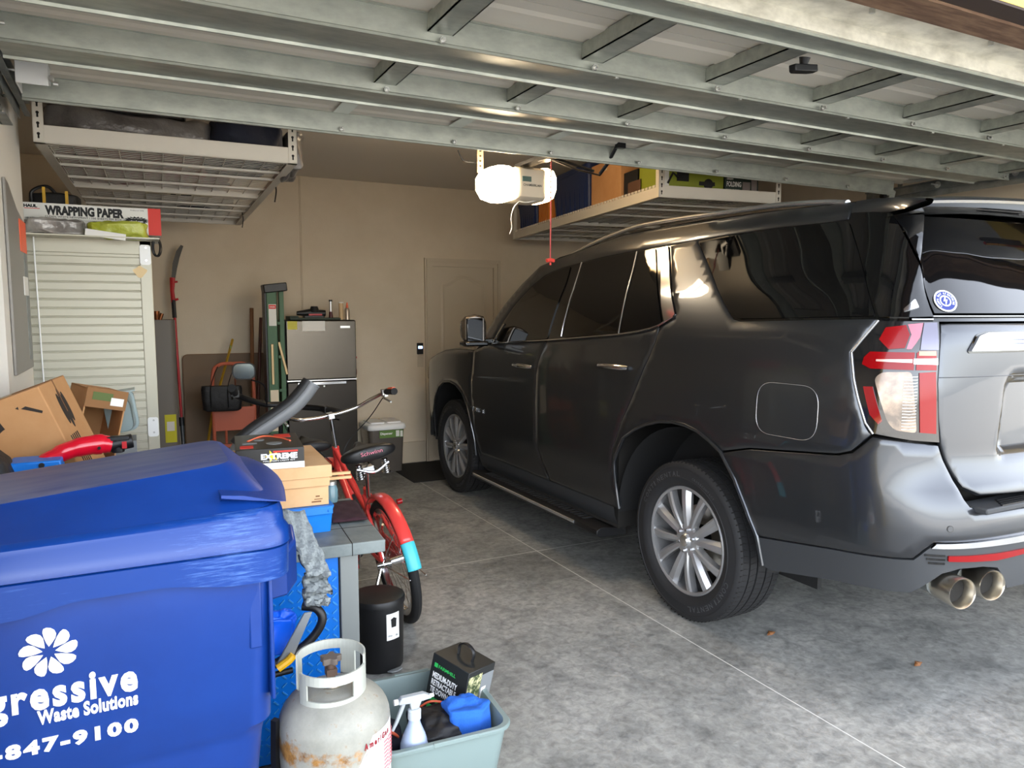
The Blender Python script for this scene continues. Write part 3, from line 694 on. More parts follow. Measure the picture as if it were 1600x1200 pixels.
soft('plastic_bag', crumple(-.05, 4.13, 2.004, .25, .13, .065, 12, .014, fr=16), LIMEB, 'lime green plastic bag in front of the wrapping paper box', 'bag', (-.04, 4.13, 1.97))
build(MB().cbox((-.10, 4.055, 1.975), (.17, .004, .03), ry=.12), 'paper_sleeve', PAPERW, None, label='white paper sleeve under the lime green bag', cat='paper', loc=(-.1, 4.06, 1.965))
build(MB().cbox((-.16, 4.13, 1.9655), (.58, .16, .006)), 'cabinet_shelf_lip', CABW, None, label='thin white board under the plastic bags on the cabinet', cat='board', loc=(-.16, 4.13, 1.963))
t = thing('tool_bag', 'black tool bag with handle and yellow straps above wrapping paper box', 'bag', (-.34, 4.5, 2.13))
build(crumple(-.33, 4.5, 2.165, .22, .2, .08, 8, .01), 'body', BAGM, t, subsurf=1)
build(MB().tube(spline([(-.425, 4.42, 2.15), (-.425, 4.42, 2.20), (-.39, 4.42, 2.228), (-.35, 4.42, 2.232), (-.32, 4.42, 2.2)]), .008, 8), 'handle', BLKP, t)
build(MB().box((-.375, 4.375, 2.14), (-.362, 4.39, 2.225)), 'strap', YELW, t); build(MB().box((-.278, 4.375, 2.14), (-.265, 4.39, 2.21)), 'strap', YELW, t)
# cable coil hanging from cabinet corner
m = MB()
for k in range(3):
    pts = [(.118 + .018 * math.cos(a) + .003 * k, 4.19 + .006 * k + .01 * math.sin(2 * a), 1.935 + .045 * math.sin(a)) for a in [i * PI / 10 for i in range(21)]]
    m.tube(pts, .0045, 6)
build(m, 'cable_coil', BLKP, None, label='small black cable coil hanging on the cabinet corner', cat='cable', loc=(.118, 4.19, 1.89))
# grey water heater behind
t = thing('water_heater', 'grey tall appliance with yellow label behind corrugated cabinet', 'water heater', (.14, 7.1, 0))
HG = mat('heater_grey', rgb(112, 106, 98), .5)
build(MB().rows([rring(.105, 7.15, .42, .5, .05, z) for z in (0, 1.545)], closed=True, cap=True), 'body', HG, t, sharp=40)
build(MB().box((.20, 6.896, .50), (.29, 6.90, .74)), 'yellow_label', mat('yellow_label', rgb(206, 200, 40), .6), t)
build(MB().box((.215, 6.893, .60), (.275, 6.896, .68)), 'white_print', PAPERW, t)
build(MB().cyl((.18, 7.1, 1.545), (.18, 7.1, 1.62), .025).cyl((.20, 7.0, 1.545), (.22, 7.0, 1.60), .015), 'pipe', mat('copper', rgb(140, 84, 50), .4, .8), t)

# ------------------------------------------------------------------ back wall items
t = thing('pole_saw', 'red pole saw with curved black blade leaning on back wall', 'pole saw', (.36, 7.3, 0))
build(MB().tube([(.362, 7.2, .02), (.352, 7.3, .62)], .017, 12), 'lower_tube', mat('dark_tube', rgb(70, 72, 74), .4, .5), t)
build(MB().tube([(.352, 7.3, .60), (.332, 7.36, 1.60)], .012, 12), 'pole', REDP, t)
build(MB().cyl((.352, 7.3, .58), (.350, 7.305, .66), .023), 'clamp', BLKP, t)
build(MB().tube([(.332, 7.36, 1.56), (.328, 7.37, 1.72)], .019, 10), 'collar', BLKP, t)
build(MB().tube([(.328, 7.37, 1.70), (.322, 7.375, 1.80), (.33, 7.38, 1.92)], [.02, .018, .024], 10).tube([(.34, 7.37, 1.72), (.37, 7.37, 1.73)], .01, 8).tube([(.34, 7.37, 1.88), (.37, 7.37, 1.885)], .009, 8), 'grip', REDP, t)
bp_ = [(.318, 1.90), (.35, 1.90), (.37, 2.0), (.395, 2.10), (.43, 2.205), (.41, 2.215), (.37, 2.16), (.335, 2.05)]
build(MB().rows([[(x, 7.375 + dy, z) for x, z in bp_] for dy in (0, .006)], closed=True, cap=True), 'blade', mat('dark_blade', rgb(50, 46, 40), .4, .6), t)
t = thing('folding_table', 'brown board leaning on back wall behind the red hand truck', 'board', (.75, 7.4, 0))
bt = MB(); T_ = M.Translation((0, 7.39, 0)) @ M.Rotation(-.06, 4, 'X')
bt.rows([[(x, dy, z) for (x, z, _) in rring(.76, .62, .74, 1.2, .05, 0)] for dy in (0, .03)], T_, closed=True, cap=True); build(bt, 'panel', BROWNB, t, sharp=40)
build(MB().rows([[(x, dy, z) for (x, z, _) in rring(.76, .62, .75, 1.21, .05, 0)] for dy in (.008, .022)], T_, closed=True, cap=True), 'edge_trim', CARDD, t, sharp=40)
t = thing('hand_truck', 'rusty red two wheeled hand truck standing before the brown board', 'hand truck', (.78, 7.0, 0))
hx0, hx1 = .60, .95
m = MB().tube(spline([(hx0, 7.02, .1), (hx0, 7.03, .6), (hx0 + .005, 7.05, 1.04), (hx0 + .06, 7.06, 1.14), (.775, 7.06, 1.15), (hx1 - .06, 7.06, 1.14), (hx1 - .005, 7.05, 1.04), (hx1, 7.03, .6), (hx1, 7.02, .1)]), .016, 10)
build(m, 'frame', ORRED, t)
build(MB().box((hx0, 7.02, .55), (hx1, 7.035, .76)).box((hx0, 7.0, .40), (hx1, 7.02, .43)), 'back_plate', ORRED, t, bevel=.003)
for x in (.70, .86): build(MB().tube([(x, 7.03, .14), (x, 7.03, .56)], .011, 8), 'upright', ORRED, t)
build(MB().tube([(.80, 7.05, .55), (.79, 7.05, 1.14)], .02, 8, flat=.4), 'centre_brace', mat('worn_steel', rgb(120, 70, 52), .6), t)
build(MB().box((hx0, 6.78, .01), (hx1, 7.02, .018)), 'toe_plate', ORRED, t)
for x in (hx0 - .05, hx1 + .05):
    q = build(MB().tube([(x - .025, 7.12, .125), (x + .025, 7.12, .125)], .12, 24), 'wheel', BLKR, t, bevel=.01); build(MB().tube([(x - .03, 7.12, .125), (x + .03, 7.12, .125)], .05, 16), 'hub', ORRED, q)
t = thing('carrier_bag', 'black nylon carrier bag hung on the hand truck', 'bag', (.66, 6.93, .75))
build(MB().rows([rring(.665 + dx, 6.92, .33 * k, .10 * k, .04, z, zs=-.02) for z, k, dx in ((.745, .82, .0), (.76, .95, 0), (.85, 1, 0), (.94, 1.02, 0), (.965, .98, 0))], closed=True, cap=True), 'body', BAGM, t, sharp=60)
for x in (.60, .74): build(MB().tube(spline([(x - .03, 6.865, .78), (x - .03, 6.86, .95), (x, 6.9, 1.05), (x + .04, 6.95, 1.13)]), .012, 8, flat=.3), 'handle', BLKP, t)
t = thing('wooden_ruler', 'yellow ochre level leaning diagonally behind the hand truck', 'level', (.5, 7.1, .3))
build(MB().tube([(.462, 6.95, .02), (.60, 7.15, .70), (.815, 7.32, 1.36)], .022, 4, flat=.5), 'beam', YELW, t, sharp=20)
build(MB().cbox((.79, 7.29, 1.29), (.012, .03, .03)), 'vial', LIME, t)
for i, (a, b, mt, r, lb) in enumerate((((.955, 7.29, 0), (1.0, 7.38, 1.65), WOODP, .017, 'brown wooden pole leaning left of the green ladder, the taller one'), ((.965, 7.25, 0), (1.075, 7.34, 1.56), mat('dark_red_wood', rgb(84, 44, 34), .5), .014, 'dark red pole leaning left of the green ladder, the shorter one'))):
    build(MB().tube([a, b], r, 12), 'tool_pole', mt, None, label=lb, cat='pole', loc=a)
# green step ladder
t = thing('step_ladder', 'green fibreglass folding step ladder standing beside the fridge', 'ladder', (1.17, 7.2, 0))
for x, yy in ((1.10, 7.12), (1.14, 7.34)):
    pass
lx0, lx1 = 1.105, 1.262
build(MB().box((lx0, 7.15, 0), (lx0 + .095, 7.172, 1.80)).box((lx0, 7.15, 0), (lx0 + .01, 7.24, 1.80)).box((lx0 + .085, 7.15, 0), (lx0 + .095, 7.2, 1.80)), 'side_rail', GREENL, t, bevel=.003)
build(MB().box((lx1 - .04, 7.18, 0), (lx1, 7.26, 1.80)), 'side_rail', GREENL, t, bevel=.003)
build(MB().box((lx0 - .012, 7.14, 0), (lx0, 7.30, 1.79)), 'rear_rail', BLKM, t)
build(MB().cbox((1.185, 7.2, 1.825), (.20, .16, .075), ry=-.12), 'top_cap', BLKP, t, bevel=.008)
q = build(MB().box((lx0 + .02, 7.1485, 1.49), (lx0 + .085, 7.15, 1.68)), 'safety_label', PAPERW, t); build(MB().box((lx0 + .022, 7.147, 1.64), (lx0 + .083, 7.1485, 1.675)), 'red_header', REDPR, q)
build(MB().text('DANGER', .045, .012, face(lx0 + .03, 7.147, 1.651), bold=.02), 'print', WHITE, q)
build(MB().cbox((lx0 + .04, 7.14, 1.15), (.022, .01, .36)).cbox((lx0 + .135, 7.17, 1.20), (.022, .01, .30), ry=-.22), 'spreader', mat('worn_spreader', rgb(176, 150, 110), .45, .5), t, bevel=.003)
q = build(MB().box((lx0 + .015, 7.1485, .55), (lx0 + .085, 7.15, .92)), 'spec_label', mat('cream_label', rgb(222, 206, 178), .6), t)
for i in range(5): build(MB().box((lx0 + .01, 7.172, .3 + i * .3), (lx1, 7.24, .325 + i * .3)), 'step', GREENL, t)
t.location = V(t.location) + V((-.062, -.35, 0))
# fridge
t = thing('refrigerator', 'stainless door fridge freezer with black sides against back wall', 'fridge', (1.54, 7.1, 0))
FX0, FX1 = 1.215, 1.852
build(MB().box((FX0 - .01, 6.90, .02), (FX1 + .005, 7.42, 1.54)), 'cabinet', FRIDGEB, t, bevel=.006)
d1 = build(MB().box((FX0, 6.85, .995), (FX1, 6.90, 1.535)), 'freezer_door', FRIDGEM, t, bevel=.008)
d2 = build(MB().box((FX0, 6.85, .06), (FX1, 6.90, .975)), 'fridge_door', mat('stainless_lower', rgb(56, 52, 48), .28, .9), t, bevel=.008)
build(MB().box((FX0, 6.848, .982), (FX1, 6.90, .992)), 'door_gap', ZINC, t)
build(MB().box((FX0 + .09, 6.838, .945), (FX1 - .10, 6.852, .972)), 'handle', CHROME, d2, bevel=.003)
build(MB().box((FX0 + .015, 6.848, 1.455), (FX0 + .10, 6.85, 1.53)), 'yellow_sticker', mat('yellow_tag', rgb(196, 186, 50), .5), d1)
build(MB().box((FX0 + .145, 6.848, 1.44), (FX0 + .35, 6.85, 1.53)), 'paper_note', PAPERW, d1)
build(MB().box((FX1 - .145, 6.848, 1.465), (FX1 - .055, 6.85, 1.485)), 'badge', ZINC, d1)
build(MB().cyl((FX0 + .33, 6.85, .93), (FX0 + .33, 6.846, .93), .008, n=10), 'lock', ZINC, d2)
for z, dx in ((1.18, .012), (1.03, .028), (1.055, .018)): pass
t = thing('red_clip', 'small red and black clip on right side of fridge', 'clip', (FX1 + .02, 6.95, 1.03))
build(MB().box((FX1 + .006, 6.93, 1.02), (FX1 + .024, 6.96, 1.075)), 'body', mat('dark_red', rgb(110, 20, 24), .5), t, bevel=.004)
build(MB().box((FX1 + .006, 6.94, 1.175), (FX1 + .03, 6.96, 1.19)), 'pin', REDP, t)
FT = 1.541
t = thing('cordless_drill', 'black and red power tool lying on top of fridge', 'power tool', (1.5, 6.98, FT))
build(MB().tube([(1.34, 6.98, FT + .06), (1.45, 6.98, FT + .065), (1.60, 6.98, FT + .06)], [.018, .035, .03], 12), 'body', BLKP, t)
build(MB().tube([(1.50, 6.98, FT + .07), (1.50, 6.98, FT + .125)], [.05, .03], 14), 'head', BLKP, t)
build(MB().box((1.44, 6.93, FT + .04), (1.56, 6.95, FT + .055)), 'red_band', REDP, t)
build(MB().box((1.40, 6.93, FT), (1.58, 7.03, FT + .04)), 'battery', BLKP, t, bevel=.005)
t = thing('tool_tray', 'low green and black tray of hand tools on the fridge top', 'tray', (1.5, 7.1, FT))
build(MB().box((1.26, 6.88, FT), (1.72, 6.92, FT + .02)).box((1.26, 6.90, FT), (1.34, 7.1, FT + .035)), 'tray', mat('dark_green', rgb(34, 48, 34), .6), t, bevel=.003)
t = thing('flashlight', 'upright slim silver and dark red torch on the fridge', 'torch', (1.645, 6.95, FT))
build(MB().cyl((1.645, 6.95, FT), (1.645, 6.95, FT + .075), .022, .015), 'base', mat('maroon_plastic', rgb(70, 16, 20), .4), t); build(MB().cyl((1.645, 6.95, FT + .075), (1.645, 6.95, FT + .17), .012), 'barrel', ZINC, t); build(MB().cyl((1.645, 6.95, FT + .17), (1.645, 6.95, FT + .185), .016), 'cap', BLKP, t)
t = thing('caulk_tube', 'beige cylinder tube on fridge top beside the spray can', 'tube', (1.755, 7.0, FT))
build(MB().cyl((1.755, 7.0, FT), (1.755, 7.0, FT + .155), .022), 'tube', mat('beige_tube', rgb(196, 166, 126), .5), t); build(MB().cyl((1.755, 7.0, FT + .155), (1.755, 7.0, FT + .165), .024), 'cap', PAPERW, t)
t = thing('spray_can', 'silver aerosol can with orange nozzle at right of fridge top', 'spray can', (1.80, 6.95, FT))
build(MB().lathe([(.001, 0), (.024, 0), (.024, .09), (.018, .105), (.012, .11), (.001, .11)], 20, M.Translation((1.80, 6.95, FT))), 'can', mat('can_silver', rgb(180, 166, 150), .35, .6), t)
build(MB().lathe([(.012, .108), (.012, .125), (.005, .16), (.001, .162)], 14, M.Translation((1.80, 6.95, FT))), 'nozzle', ORANGEP, t)
# pet food bin
t = thing('food_bin', 'clear grey storage bin with white lid and label by back wall', 'bin', (2.21, 7.25, 0))
SMOKE = mat('smoky_plastic', rgb(92, 86, 80), .25, trans=0.0, coat=.3)
build(MB().rows([rring(2.215, 7.26, w_, .34 * w_ / .36, .04, z) for z, w_ in ((.0, .32), (.01, .33), (.44, .365))], closed=True, cap=True), 'body', SMOKE, t, sharp=50)
q = build(MB().rows([rring(2.215, 7.26, .37 + d, .35 + d, .045, z) for z, d in ((.44, .015), (.455, .03), (.485, .02), (.50, -.02))], closed=True, cap=True), 'lid', WHITE, t, sharp=50)
build(MB().rows([rring(2.13, 7.26, .15, .28, .03, z) for z in (.498, .515)], closed=True, cap=True).rows([rring(2.30, 7.26, .15, .28, .03, z) for z in (.498, .515)], closed=True, cap=True), 'lid_flap', WHITE, q, sharp=50)
lbm = build(MB().box((2.13, 7.074, .36), (2.375, 7.079, .435)), 'label', mat('green_label', rgb(96, 128, 60), .5), t)
build(MB().text('Dispenser', .125, .032, face(2.14, 7.074, .385), bold=.03), 'lettering', WHITE, lbm)
build(MB().box((2.30, 7.072, .37), (2.335, 7.075, .43)).box((2.345, 7.072, .365), (2.37, 7.075, .425)), 'picture', PAPERW, lbm)
build(MB().box((2.30, 6.55, 0), (3.1, 7.42, .008)), 'door_mat', BLKR, None, label='black mat on floor in front of the entry door', cat='mat', loc=(2.7, 7.0, 0), bevel=.003)

# ------------------------------------------------------------------ blue wheeled cart
t = thing('trash_cart', 'large blue wheeled waste cart with white lettering in the left foreground', 'waste cart', (-.10, 2.15, 0))
cxm, cym = -.115, 2.15
def crr(w_, d, r, z, ox=0): return rring(cxm + ox, cym, w_, d, r, z, n=6)
m = MB().rows([crr(.60, .50, .06, .03), crr(.635, .54, .06, .05), crr(.725, .630, .06, .555), crr(.735, .640, .06, .58), crr(.765, .665, .06, .60), crr(.79, .70, .06, .96), crr(.79, .70, .06, 1.0)], closed=True, cap=True)
build(m, 'body', BLUEP, t, sharp=32)
# collar with a dipped lower edge
m = MB(); r1 = []; r2 = []; r3 = []; r4 = []
ring = rring(cxm, cym, .866, .745, .07, 0, n=8)
dense = []
for i in range(len(ring)):
    a = V(ring[i]); b = V(ring[(i + 1) % len(ring)]); n_ = max(1, int((b - a).length / .03))
    for k in range(n_): dense.append(a + (b - a) * k / n_)
for p in dense:
    f = (p.x - cxm)
    lo = .965
    if p.y < cym - .2: lo = .968 + .022 * (ss(-.26, -.12, p.x) - ss(.02, .20, p.x)) if p.x > -.3 else .968
    q = V((cxm, cym, 0)); dr_ = p - q
    for rr2, sc, z in ((r1, .965, lo), (r2, .995, lo + .002), (r3, 1.0, 1.045), (r4, .97, 1.05)):
        rr2.append((q.x + dr_.x * sc, q.y + dr_.y * sc, z))
m.rows([r1, r2, r3, r4], closed=True)
build(m, 'collar', BLUES, t, sharp=32)
# corner channel ribs on the right front corner
build(MB().box((.215, 1.803, .80), (.245, 1.83, .97)).box((.262, 1.806, .66), (.272, 1.86, .97)), 'corner_rib', BLUEP, t, bevel=.004)
# handle lug on the right
pl = [(.27, 2.12), (.335, 2.12), (.355, 2.2), (.36, 2.30), (.33, 2.36), (.27, 2.36)]
m = MB().prism(pl, .885, 1.0); build(m, 'handle_lug', BLUEP, t, bevel=.01)
m = MB(); m.rows([[(x, y, z) for x, y, z in ((.27, 1.93, .86 + dz), (.33, 1.95, .86 + dz), (.365, 2.0, .875 + dz), (.372, 2.08, .90 + dz), (.28, 2.12, .90 + dz))] for dz in (0, .12)], closed=True, cap=True)
build(m, 'hinge_bracket', BLUEP, t, bevel=.008)
# lid
def lring(x0, x1, y0, y1, r, z, zs=0.): return rring((x0 + x1) / 2, (y0 + y1) / 2, x1 - x0, y1 - y0, r, z, n=6, zs=zs)
X0, X1, Y0, Y1 = cxm - .437, cxm + .437, cym - .378, cym + .378
m = MB().rows([lring(X0 + .008, X1 - .008, Y0 + .008, Y1 - .008, .07, 1.048), lring(X0, X1, Y0, Y1, .075, 1.052), lring(X0 + .002, X1 - .002, Y0 + .002, Y1, .075, 1.082, .004), lring(X0 + .012, X1 - .012, Y0 + .014, Y1 - .012, .07, 1.096, .01),
                   lring(X0 + .016, X1 - .014, Y0 + .018, Y1 - .016, .07, 1.118, .02), lring(X0 + .03, X1 - .018, Y0 + .034, Y1 - .03, .07, 1.130, .03)], closed=True, cap=True)
build(m, 'lid', BLUES, t, sharp=40)
m = MB().rows([lring(X0 + .028, X1 - .028, Y0 + .032, Y1 - .03, .07, 1.126, .03), lring(X0 + .045, X1 - .04, Y0 + .06, Y1 - .06, .07, 1.137, .045), lring(X0 + .10, X1 - .105, Y0 + .19, Y1 - .14, .055, 1.186, .10), lring(X0 + .115, X1 - .118, Y0 + .20, Y1 - .155, .05, 1.193, .10)], closed=True)
build(m, 'lid_shoulder', BLUEP, t, sharp=22)
m = MB().rows([lring(X0 + .115, X1 - .118, Y0 + .20, Y1 - .155, .05, 1.193, .10), lring(X0 + .135, X1 - .135, Y0 + .215, Y1 - .17, .045, 1.195, .10)], closed=True, cap=True)
build(m, 'lid_crown', BLUED, t, sharp=22)
# lip curling at the right end of the lid
m = MB(); R_ = []
for s_ in range(9):
    v_ = s_ / 8; y = Y0 + .05 + v_ * .62; bow = math.sin(PI * v_)
    tk = min(1, .12 + s_ * .55)
    R_.append([(p[0], p[1], 1.178 - (p[0] - .165) * .2 + (p[2] - (1.178 - (p[0] - .165) * .2)) * (tk if k_ >= 4 else 1)) for k_, p in enumerate([(.165, y, 1.178), (.215 + .02 * bow, y, 1.172), (.265 + .03 * bow, y, 1.158 + .012 * bow), (.300 + .032 * bow, y, 1.150 + .01 * bow), (.312 + .032 * bow, y, 1.138 + .01 * bow), (.296 + .03 * bow, y, 1.128 + .008 * bow), (.24, y, 1.118), (.165, y, 1.12)])])
m.rows(R_, closed=True, cap=True); build(m, 'lid_lip', BLUEP, t, sharp=45)
# lettering, one piece per line, on the front face
TL = .0; fy = 1.810
ptsT = M.Translation((0, 0, 0))
tilt = math.atan2(.035, .30)
def fc(x, z, y=1.812): return M.Translation((x, y, z)) @ M.Rotation(.05, 4, 'X') @ face(0, 0, 0)
lt = MB().text('Progressive', .40, .088, fc(-.427, .735, 1.8102), bold=.035, depth=.002, spacing=1.2)
build(lt, 'lettering', WHITE, t)
build(MB().text('Waste Solutions', .193, .033, fc(-.221, .7205, 1.8108), bold=.035, depth=.002, spacing=1.06), 'lettering', WHITE, t)
build(MB().text('1-888-847-9100', .425, .034, fc(-.455, .655, 1.8142), bold=.05, depth=.002, spacing=1.25), 'lettering', WHITE, t)
m = MB()
for k in range(9):
    a = 2 * PI * k / 9 + .1
    P = [(.012, 0), (.022, .0055), (.034, .010), (.045, .0125), (.052, .0115), (.0545, .006), (.053, -.002), (.048, -.009), (.040, -.0125), (.031, -.0115), (.021, -.006)]
    m.prism(P, 0, .002, fc(-.192, .883, 1.8028) @ M.Rotation(a, 4, 'Z'))
build(m, 'pinwheel_logo', WHITE, t)
for x in (X0 + .1, X1 - .22):
    build(MB().tube([(x, 2.40, .13), (x + .05, 2.40, .13)], .13, 24), 'wheel', BLKR, t, bevel=.01)

# ------------------------------------------------------------------ workbench
tb = math.radians(-4.0)
BZ = .79
bc = (.775, 2.525)
TBn = M.Translation((bc[0], bc[1], 0)) @ M.Rotation(tb, 4, 'Z')    # origin at the front right corner, -x to the left
t = thing('workbench', 'grey slate topped workbench with blue diamond plate front behind cart', 'workbench', (.2, 2.9, 0))
m = MB().box((-1.12, 0, BZ - .045), (0, .66, BZ), TBn); build(m, 'top', SLATE, t, bevel=.004)
m = MB()
for y in (.2, .42): m.box((-1.12, y, BZ - .0004), (0, y + .003, BZ + .0006), TBn)
for x in (-.12, -.36, -.6): m.box((x, -.0006, BZ - .045), (x + .003, .66, BZ + .0006), TBn)
build(m, 'joint_line', SLOT, t)
for (x, y) in ((-.16, .02), (-1.1, .02), (-.16, .58), (-1.1, .58)):
    build(MB().box((x, y, 0), (x + .065, y + .05, BZ - .045), TBn), 'leg', STEELG, t, bevel=.003)
DP = mat('diamond_plate_blue', rgb(6, 104, 196), .3, .1)
dp = build(MB().box((-.62, .03, .02), (-.165, .036, BZ - .05), TBn), 'front_panel', DP, t)
m = MB()
for i in range(15):
    for j in range(22):
        x = -.60 + i * .03; z = .06 + j * .03
        s_ = 1 if (i + j) % 2 else -1
        m.cbox((x, .0285, z), (.022, .003, .005), TBn, ry=s_ * .785)
q = build(m, 'tread_pattern', mat('diamond_tread', rgb(60, 140, 210), .25, .3), dp)
build(MB().box((-1.1, .05, .12), (-.1, .6, .14), TBn), 'lower_shelf', STEELG, t)
# boxes on the bench
def bbox(name, x0, x1, y0, y1, z0, z1, mt, lb, cat, rz=0, bev=.003):
    c = TBn @ V(((x0 + x1) / 2, (y0 + y1) / 2, z0)); tt = thing(name, lb, cat, c)
    T = TBn @ M.Translation(((x0 + x1) / 2 - .038, (y0 + y1) / 2, 0)) @ M.Rotation(rz, 4, 'Z') @ M.Translation((-(x0 + x1) / 2, -(y0 + y1) / 2, 0))
    return tt, T
# tray
tt, T = bbox('blue_box', -.42, -.128, .17, .50, BZ, .875, BLUEB, 'bright blue plastic tray at the bottom of the box stack on bench', 'box', rz=.05)
build(MB().rows([rring(-.27, .33, .29 * k, .33 * k, .012, z) for z, k in ((BZ + .001, .95), (.872, 1), (.885, 1.03), (.892, 1.03))], T, closed=True, cap=True), 'body', BLUEB, tt, sharp=40)
build(MB().box((-.412, .155, .862), (-.128, .162, .89), T).cyl((-.142, .166, .875), (-.142, .152, .875), .006, m=T), 'rim', BLUEB, tt, bevel=.002)
tt, T = bbox('cardboard_box', -.44, -.13, .18, .55, .893, .965, CARDL, 'pale brown cardboard carton directly on the blue tray', 'box', rz=.04)
build(MB().box((-.44, .18, .893), (-.137, .55, .965), T), 'body', CARDL, tt, bevel=.002)
build(MB().box((-.20, .179, .905), (-.165, .1795, .91), T).box((-.19, .179, .915), (-.16, .1795, .918), T).box((-.185, .179, .925), (-.17, .1795, .93), T), 'pencil_mark', CARDD, tt)
tt, T = bbox('cardboard_box', -.47, -.13, .15, .60, .966, 1.045, CARDL, 'pale brown flap lid carton under the black lettered box', 'box', rz=.03)
build(MB().box((-.47, .17, .966), (-.132, .60, 1.04), T), 'body', CARDL, tt, bevel=.002)
build(MB().box((-.475, .163, 1.0), (-.125, .168, 1.046), T).box((-.475, .165, 1.041), (-.125, .61, 1.046), T).box((-.13, .165, 1.01), (-.125, .3, 1.046), T), 'lid_flap', CARDL, tt, bevel=.0015)
tt, T = bbox('light_box', -.45, -.20, .14, .50, 1.047, 1.13, BLACKPR, 'black product box lettered EXTREME on top of the carton stack', 'box', rz=-.03)
XK = mat('glossy_black_print', rgb(38, 36, 34), .35)
b_ = build(MB().box((-.445, .16, 1.047), (-.213, .50, 1.122), T), 'body', XK, tt, bevel=.002)
build(MB().box((-.4455, .1585, 1.047), (-.2125, .16, 1.070), T), 'white_band', PAPERW, tt)
Fx = T @ face(0, .159, 0)
build(MB().text('EXTREME', .125, .021, T @ face(-.362, .159, 1.083), bold=.05).text('HALOGEN LIGHT KIT', .11, .005, T @ face(-.355, .159, 1.075)), 'lettering', WHITE, tt)
star = [((1 if i % 2 else .4) * .024 * math.cos(i * PI / 5), (1 if i % 2 else .4) * .024 * math.sin(i * PI / 5)) for i in range(10)]
build(MB().prism(star, 0, .0004, T @ face(-.325, .1595, 1.094)), 'yellow_burst', mat('yellow_print', rgb(240, 200, 40), .5), tt)
build(MB().box((-.32, .1585, 1.107), (-.235, .1592, 1.113), T), 'red_strip', REDPR, tt)
m = MB().box((-.43, .19, 1.122), (-.385, .24, 1.1232), T).box((-.30, .40, 1.122), (-.24, .47, 1.1232), T); build(m, 'red_panel', REDPR, tt)
build(MB().cyl((-.31, .27, 1.122), (-.31, .27, 1.1236), .028, m=T).cyl((-.36, .36, 1.122), (-.36, .36, 1.1236), .02, m=T).box((-.42, .28, 1.122), (-.37, .31, 1.1234), T), 'lamp_picture', GREYP, tt)
build(MB().tube(spline([(-.40, .34, 1.123), (-.34, .44, 1.123), (-.28, .38, 1.123), (-.25, .30, 1.123)]), .004, 5, m=T), 'orange_swirl', ORANGEP, tt)
tt = thing('wood_strip', 'thin pale wood strips poking out right of the cartons', 'wood', TBn @ V((-.12, .2, .95)))
for i, z in enumerate((.943, .956)): build(MB().box((-.20, .30 + i * .02, z + .015), (-.06, .315 + i * .02, z + .025), TBn), 'strip', CARDL, tt)
tt = thing('folded_cloth', 'dark maroon folded cloth on right side of the workbench top', 'cloth', TBn @ V((-.07, .38, BZ)))
m = MB(); R_ = []
for i in range(13):
    R_.append([tuple(TBn @ V((-.145 + .135 * j / 12 + (.01 * (i / 12)), .25 + .30 * i / 12, BZ + .010 + .003 * math.sin(i * 1.3) * math.sin(j)))) for j in range(13)])
m.rows(R_); o_ = build(m, 'cloth', MAROON, tt); q = o_.modifiers.new('s', 'SOLIDIFY'); q.thickness = .008; q.offset = -1
tt = thing('glass_jar', 'small bluish clear jar behind the cartons on bench', 'jar', TBn @ V((-.12, .5, BZ)))
build(MB().lathe([(.001, 0), (.028, 0), (.03, .07), (.022, .09), (.001, .09)], 16, TBn @ M.Translation((-.10, .56, BZ))), 'body', mat('jar_glass', rgb(150, 190, 200), .1, trans=.6), tt)
build(MB().cyl((-.10, .56, BZ + .09), (-.10, .56, BZ + .105), .024, m=TBn), 'lid', ZINC, tt)

# big tilted cardboard box, open box, grey bin, red blower tube on the bench's left half
t = thing('cardboard_box', 'large brown cardboard box tilted on the bench before white pier', 'box', (-.38, 2.95, .80))
BT = M.Translation((-.405, 3.06, 1.085)) @ M.Rotation(math.radians(-9), 4, 'Z') @ M.Rotation(math.radians(-21), 4, 'Y') @ M.Rotation(math.radians(2), 4, 'X')
hw, hd, hh = .235, .17, .215
bm_ = build(MB().box((-hw, -hd, -hh), (hw, hd, hh), BT), 'body', CARD, t, bevel=.004)
build(MB().box((-hw + .0, -.0035, hh), (hw, .0035, hh + .002), BT).box((hw, -.003, hh - .12), (hw + .002, .003, hh), BT), 'flap_seam', CARDD, t)
build(MB().box((-hw - .001, -.05, hh + .0005), (hw * .45, .03, hh + .0018), BT), 'tape', TAPE, t)
build(MB().box((-.16, -.12, hh + .0005), (.02, -.06, hh + .002), BT), 'shipping_label', PAPERW, t)
FB = BT @ face(0, -hd, 0)
ARC = []
for i in range(13): a = math.radians(100 + 100 * i / 12); ARC.append((.085 * math.cos(a), .085 * math.sin(a)))
for i in range(13): a = math.radians(200 - 100 * i / 12); ARC.append((.052 * math.cos(a), .052 * math.sin(a)))
PM = mat('box_print', rgb(44, 38, 34), .8)
build(MB().prism(ARC, 0, .001, FB @ M.Translation((.10, .07, 0))), 'printed_arc', PM, t)
m = MB().prism([(.16, .165), (.175, .168), (.215, .135), (.21, .128)], 0, .001, FB).prism([(.145, .172), (.155, .175), (.153, .165)], 0, .001, FB)
m.prism([(.09, -.12), (.14, -.11), (.15, -.125), (.17, -.12), (.12, -.135)], 0, .001, FB)
FR = BT @ M(((0, 0, 1, hw), (1, 0, 0, 0), (0, 1, 0, 0), (0, 0, 0, 1)))
EL = [(.05 * math.cos(a), .075 * math.sin(a)) for a in [i * PI / 12 for i in range(24)]]
for k in (-.03, .0, .03): m.prism([(x * .35 + k, y * (1 - abs(k) * 8)) for x, y in EL][::1], 0, .001, FR @ M.Translation((0, .11, 0)))
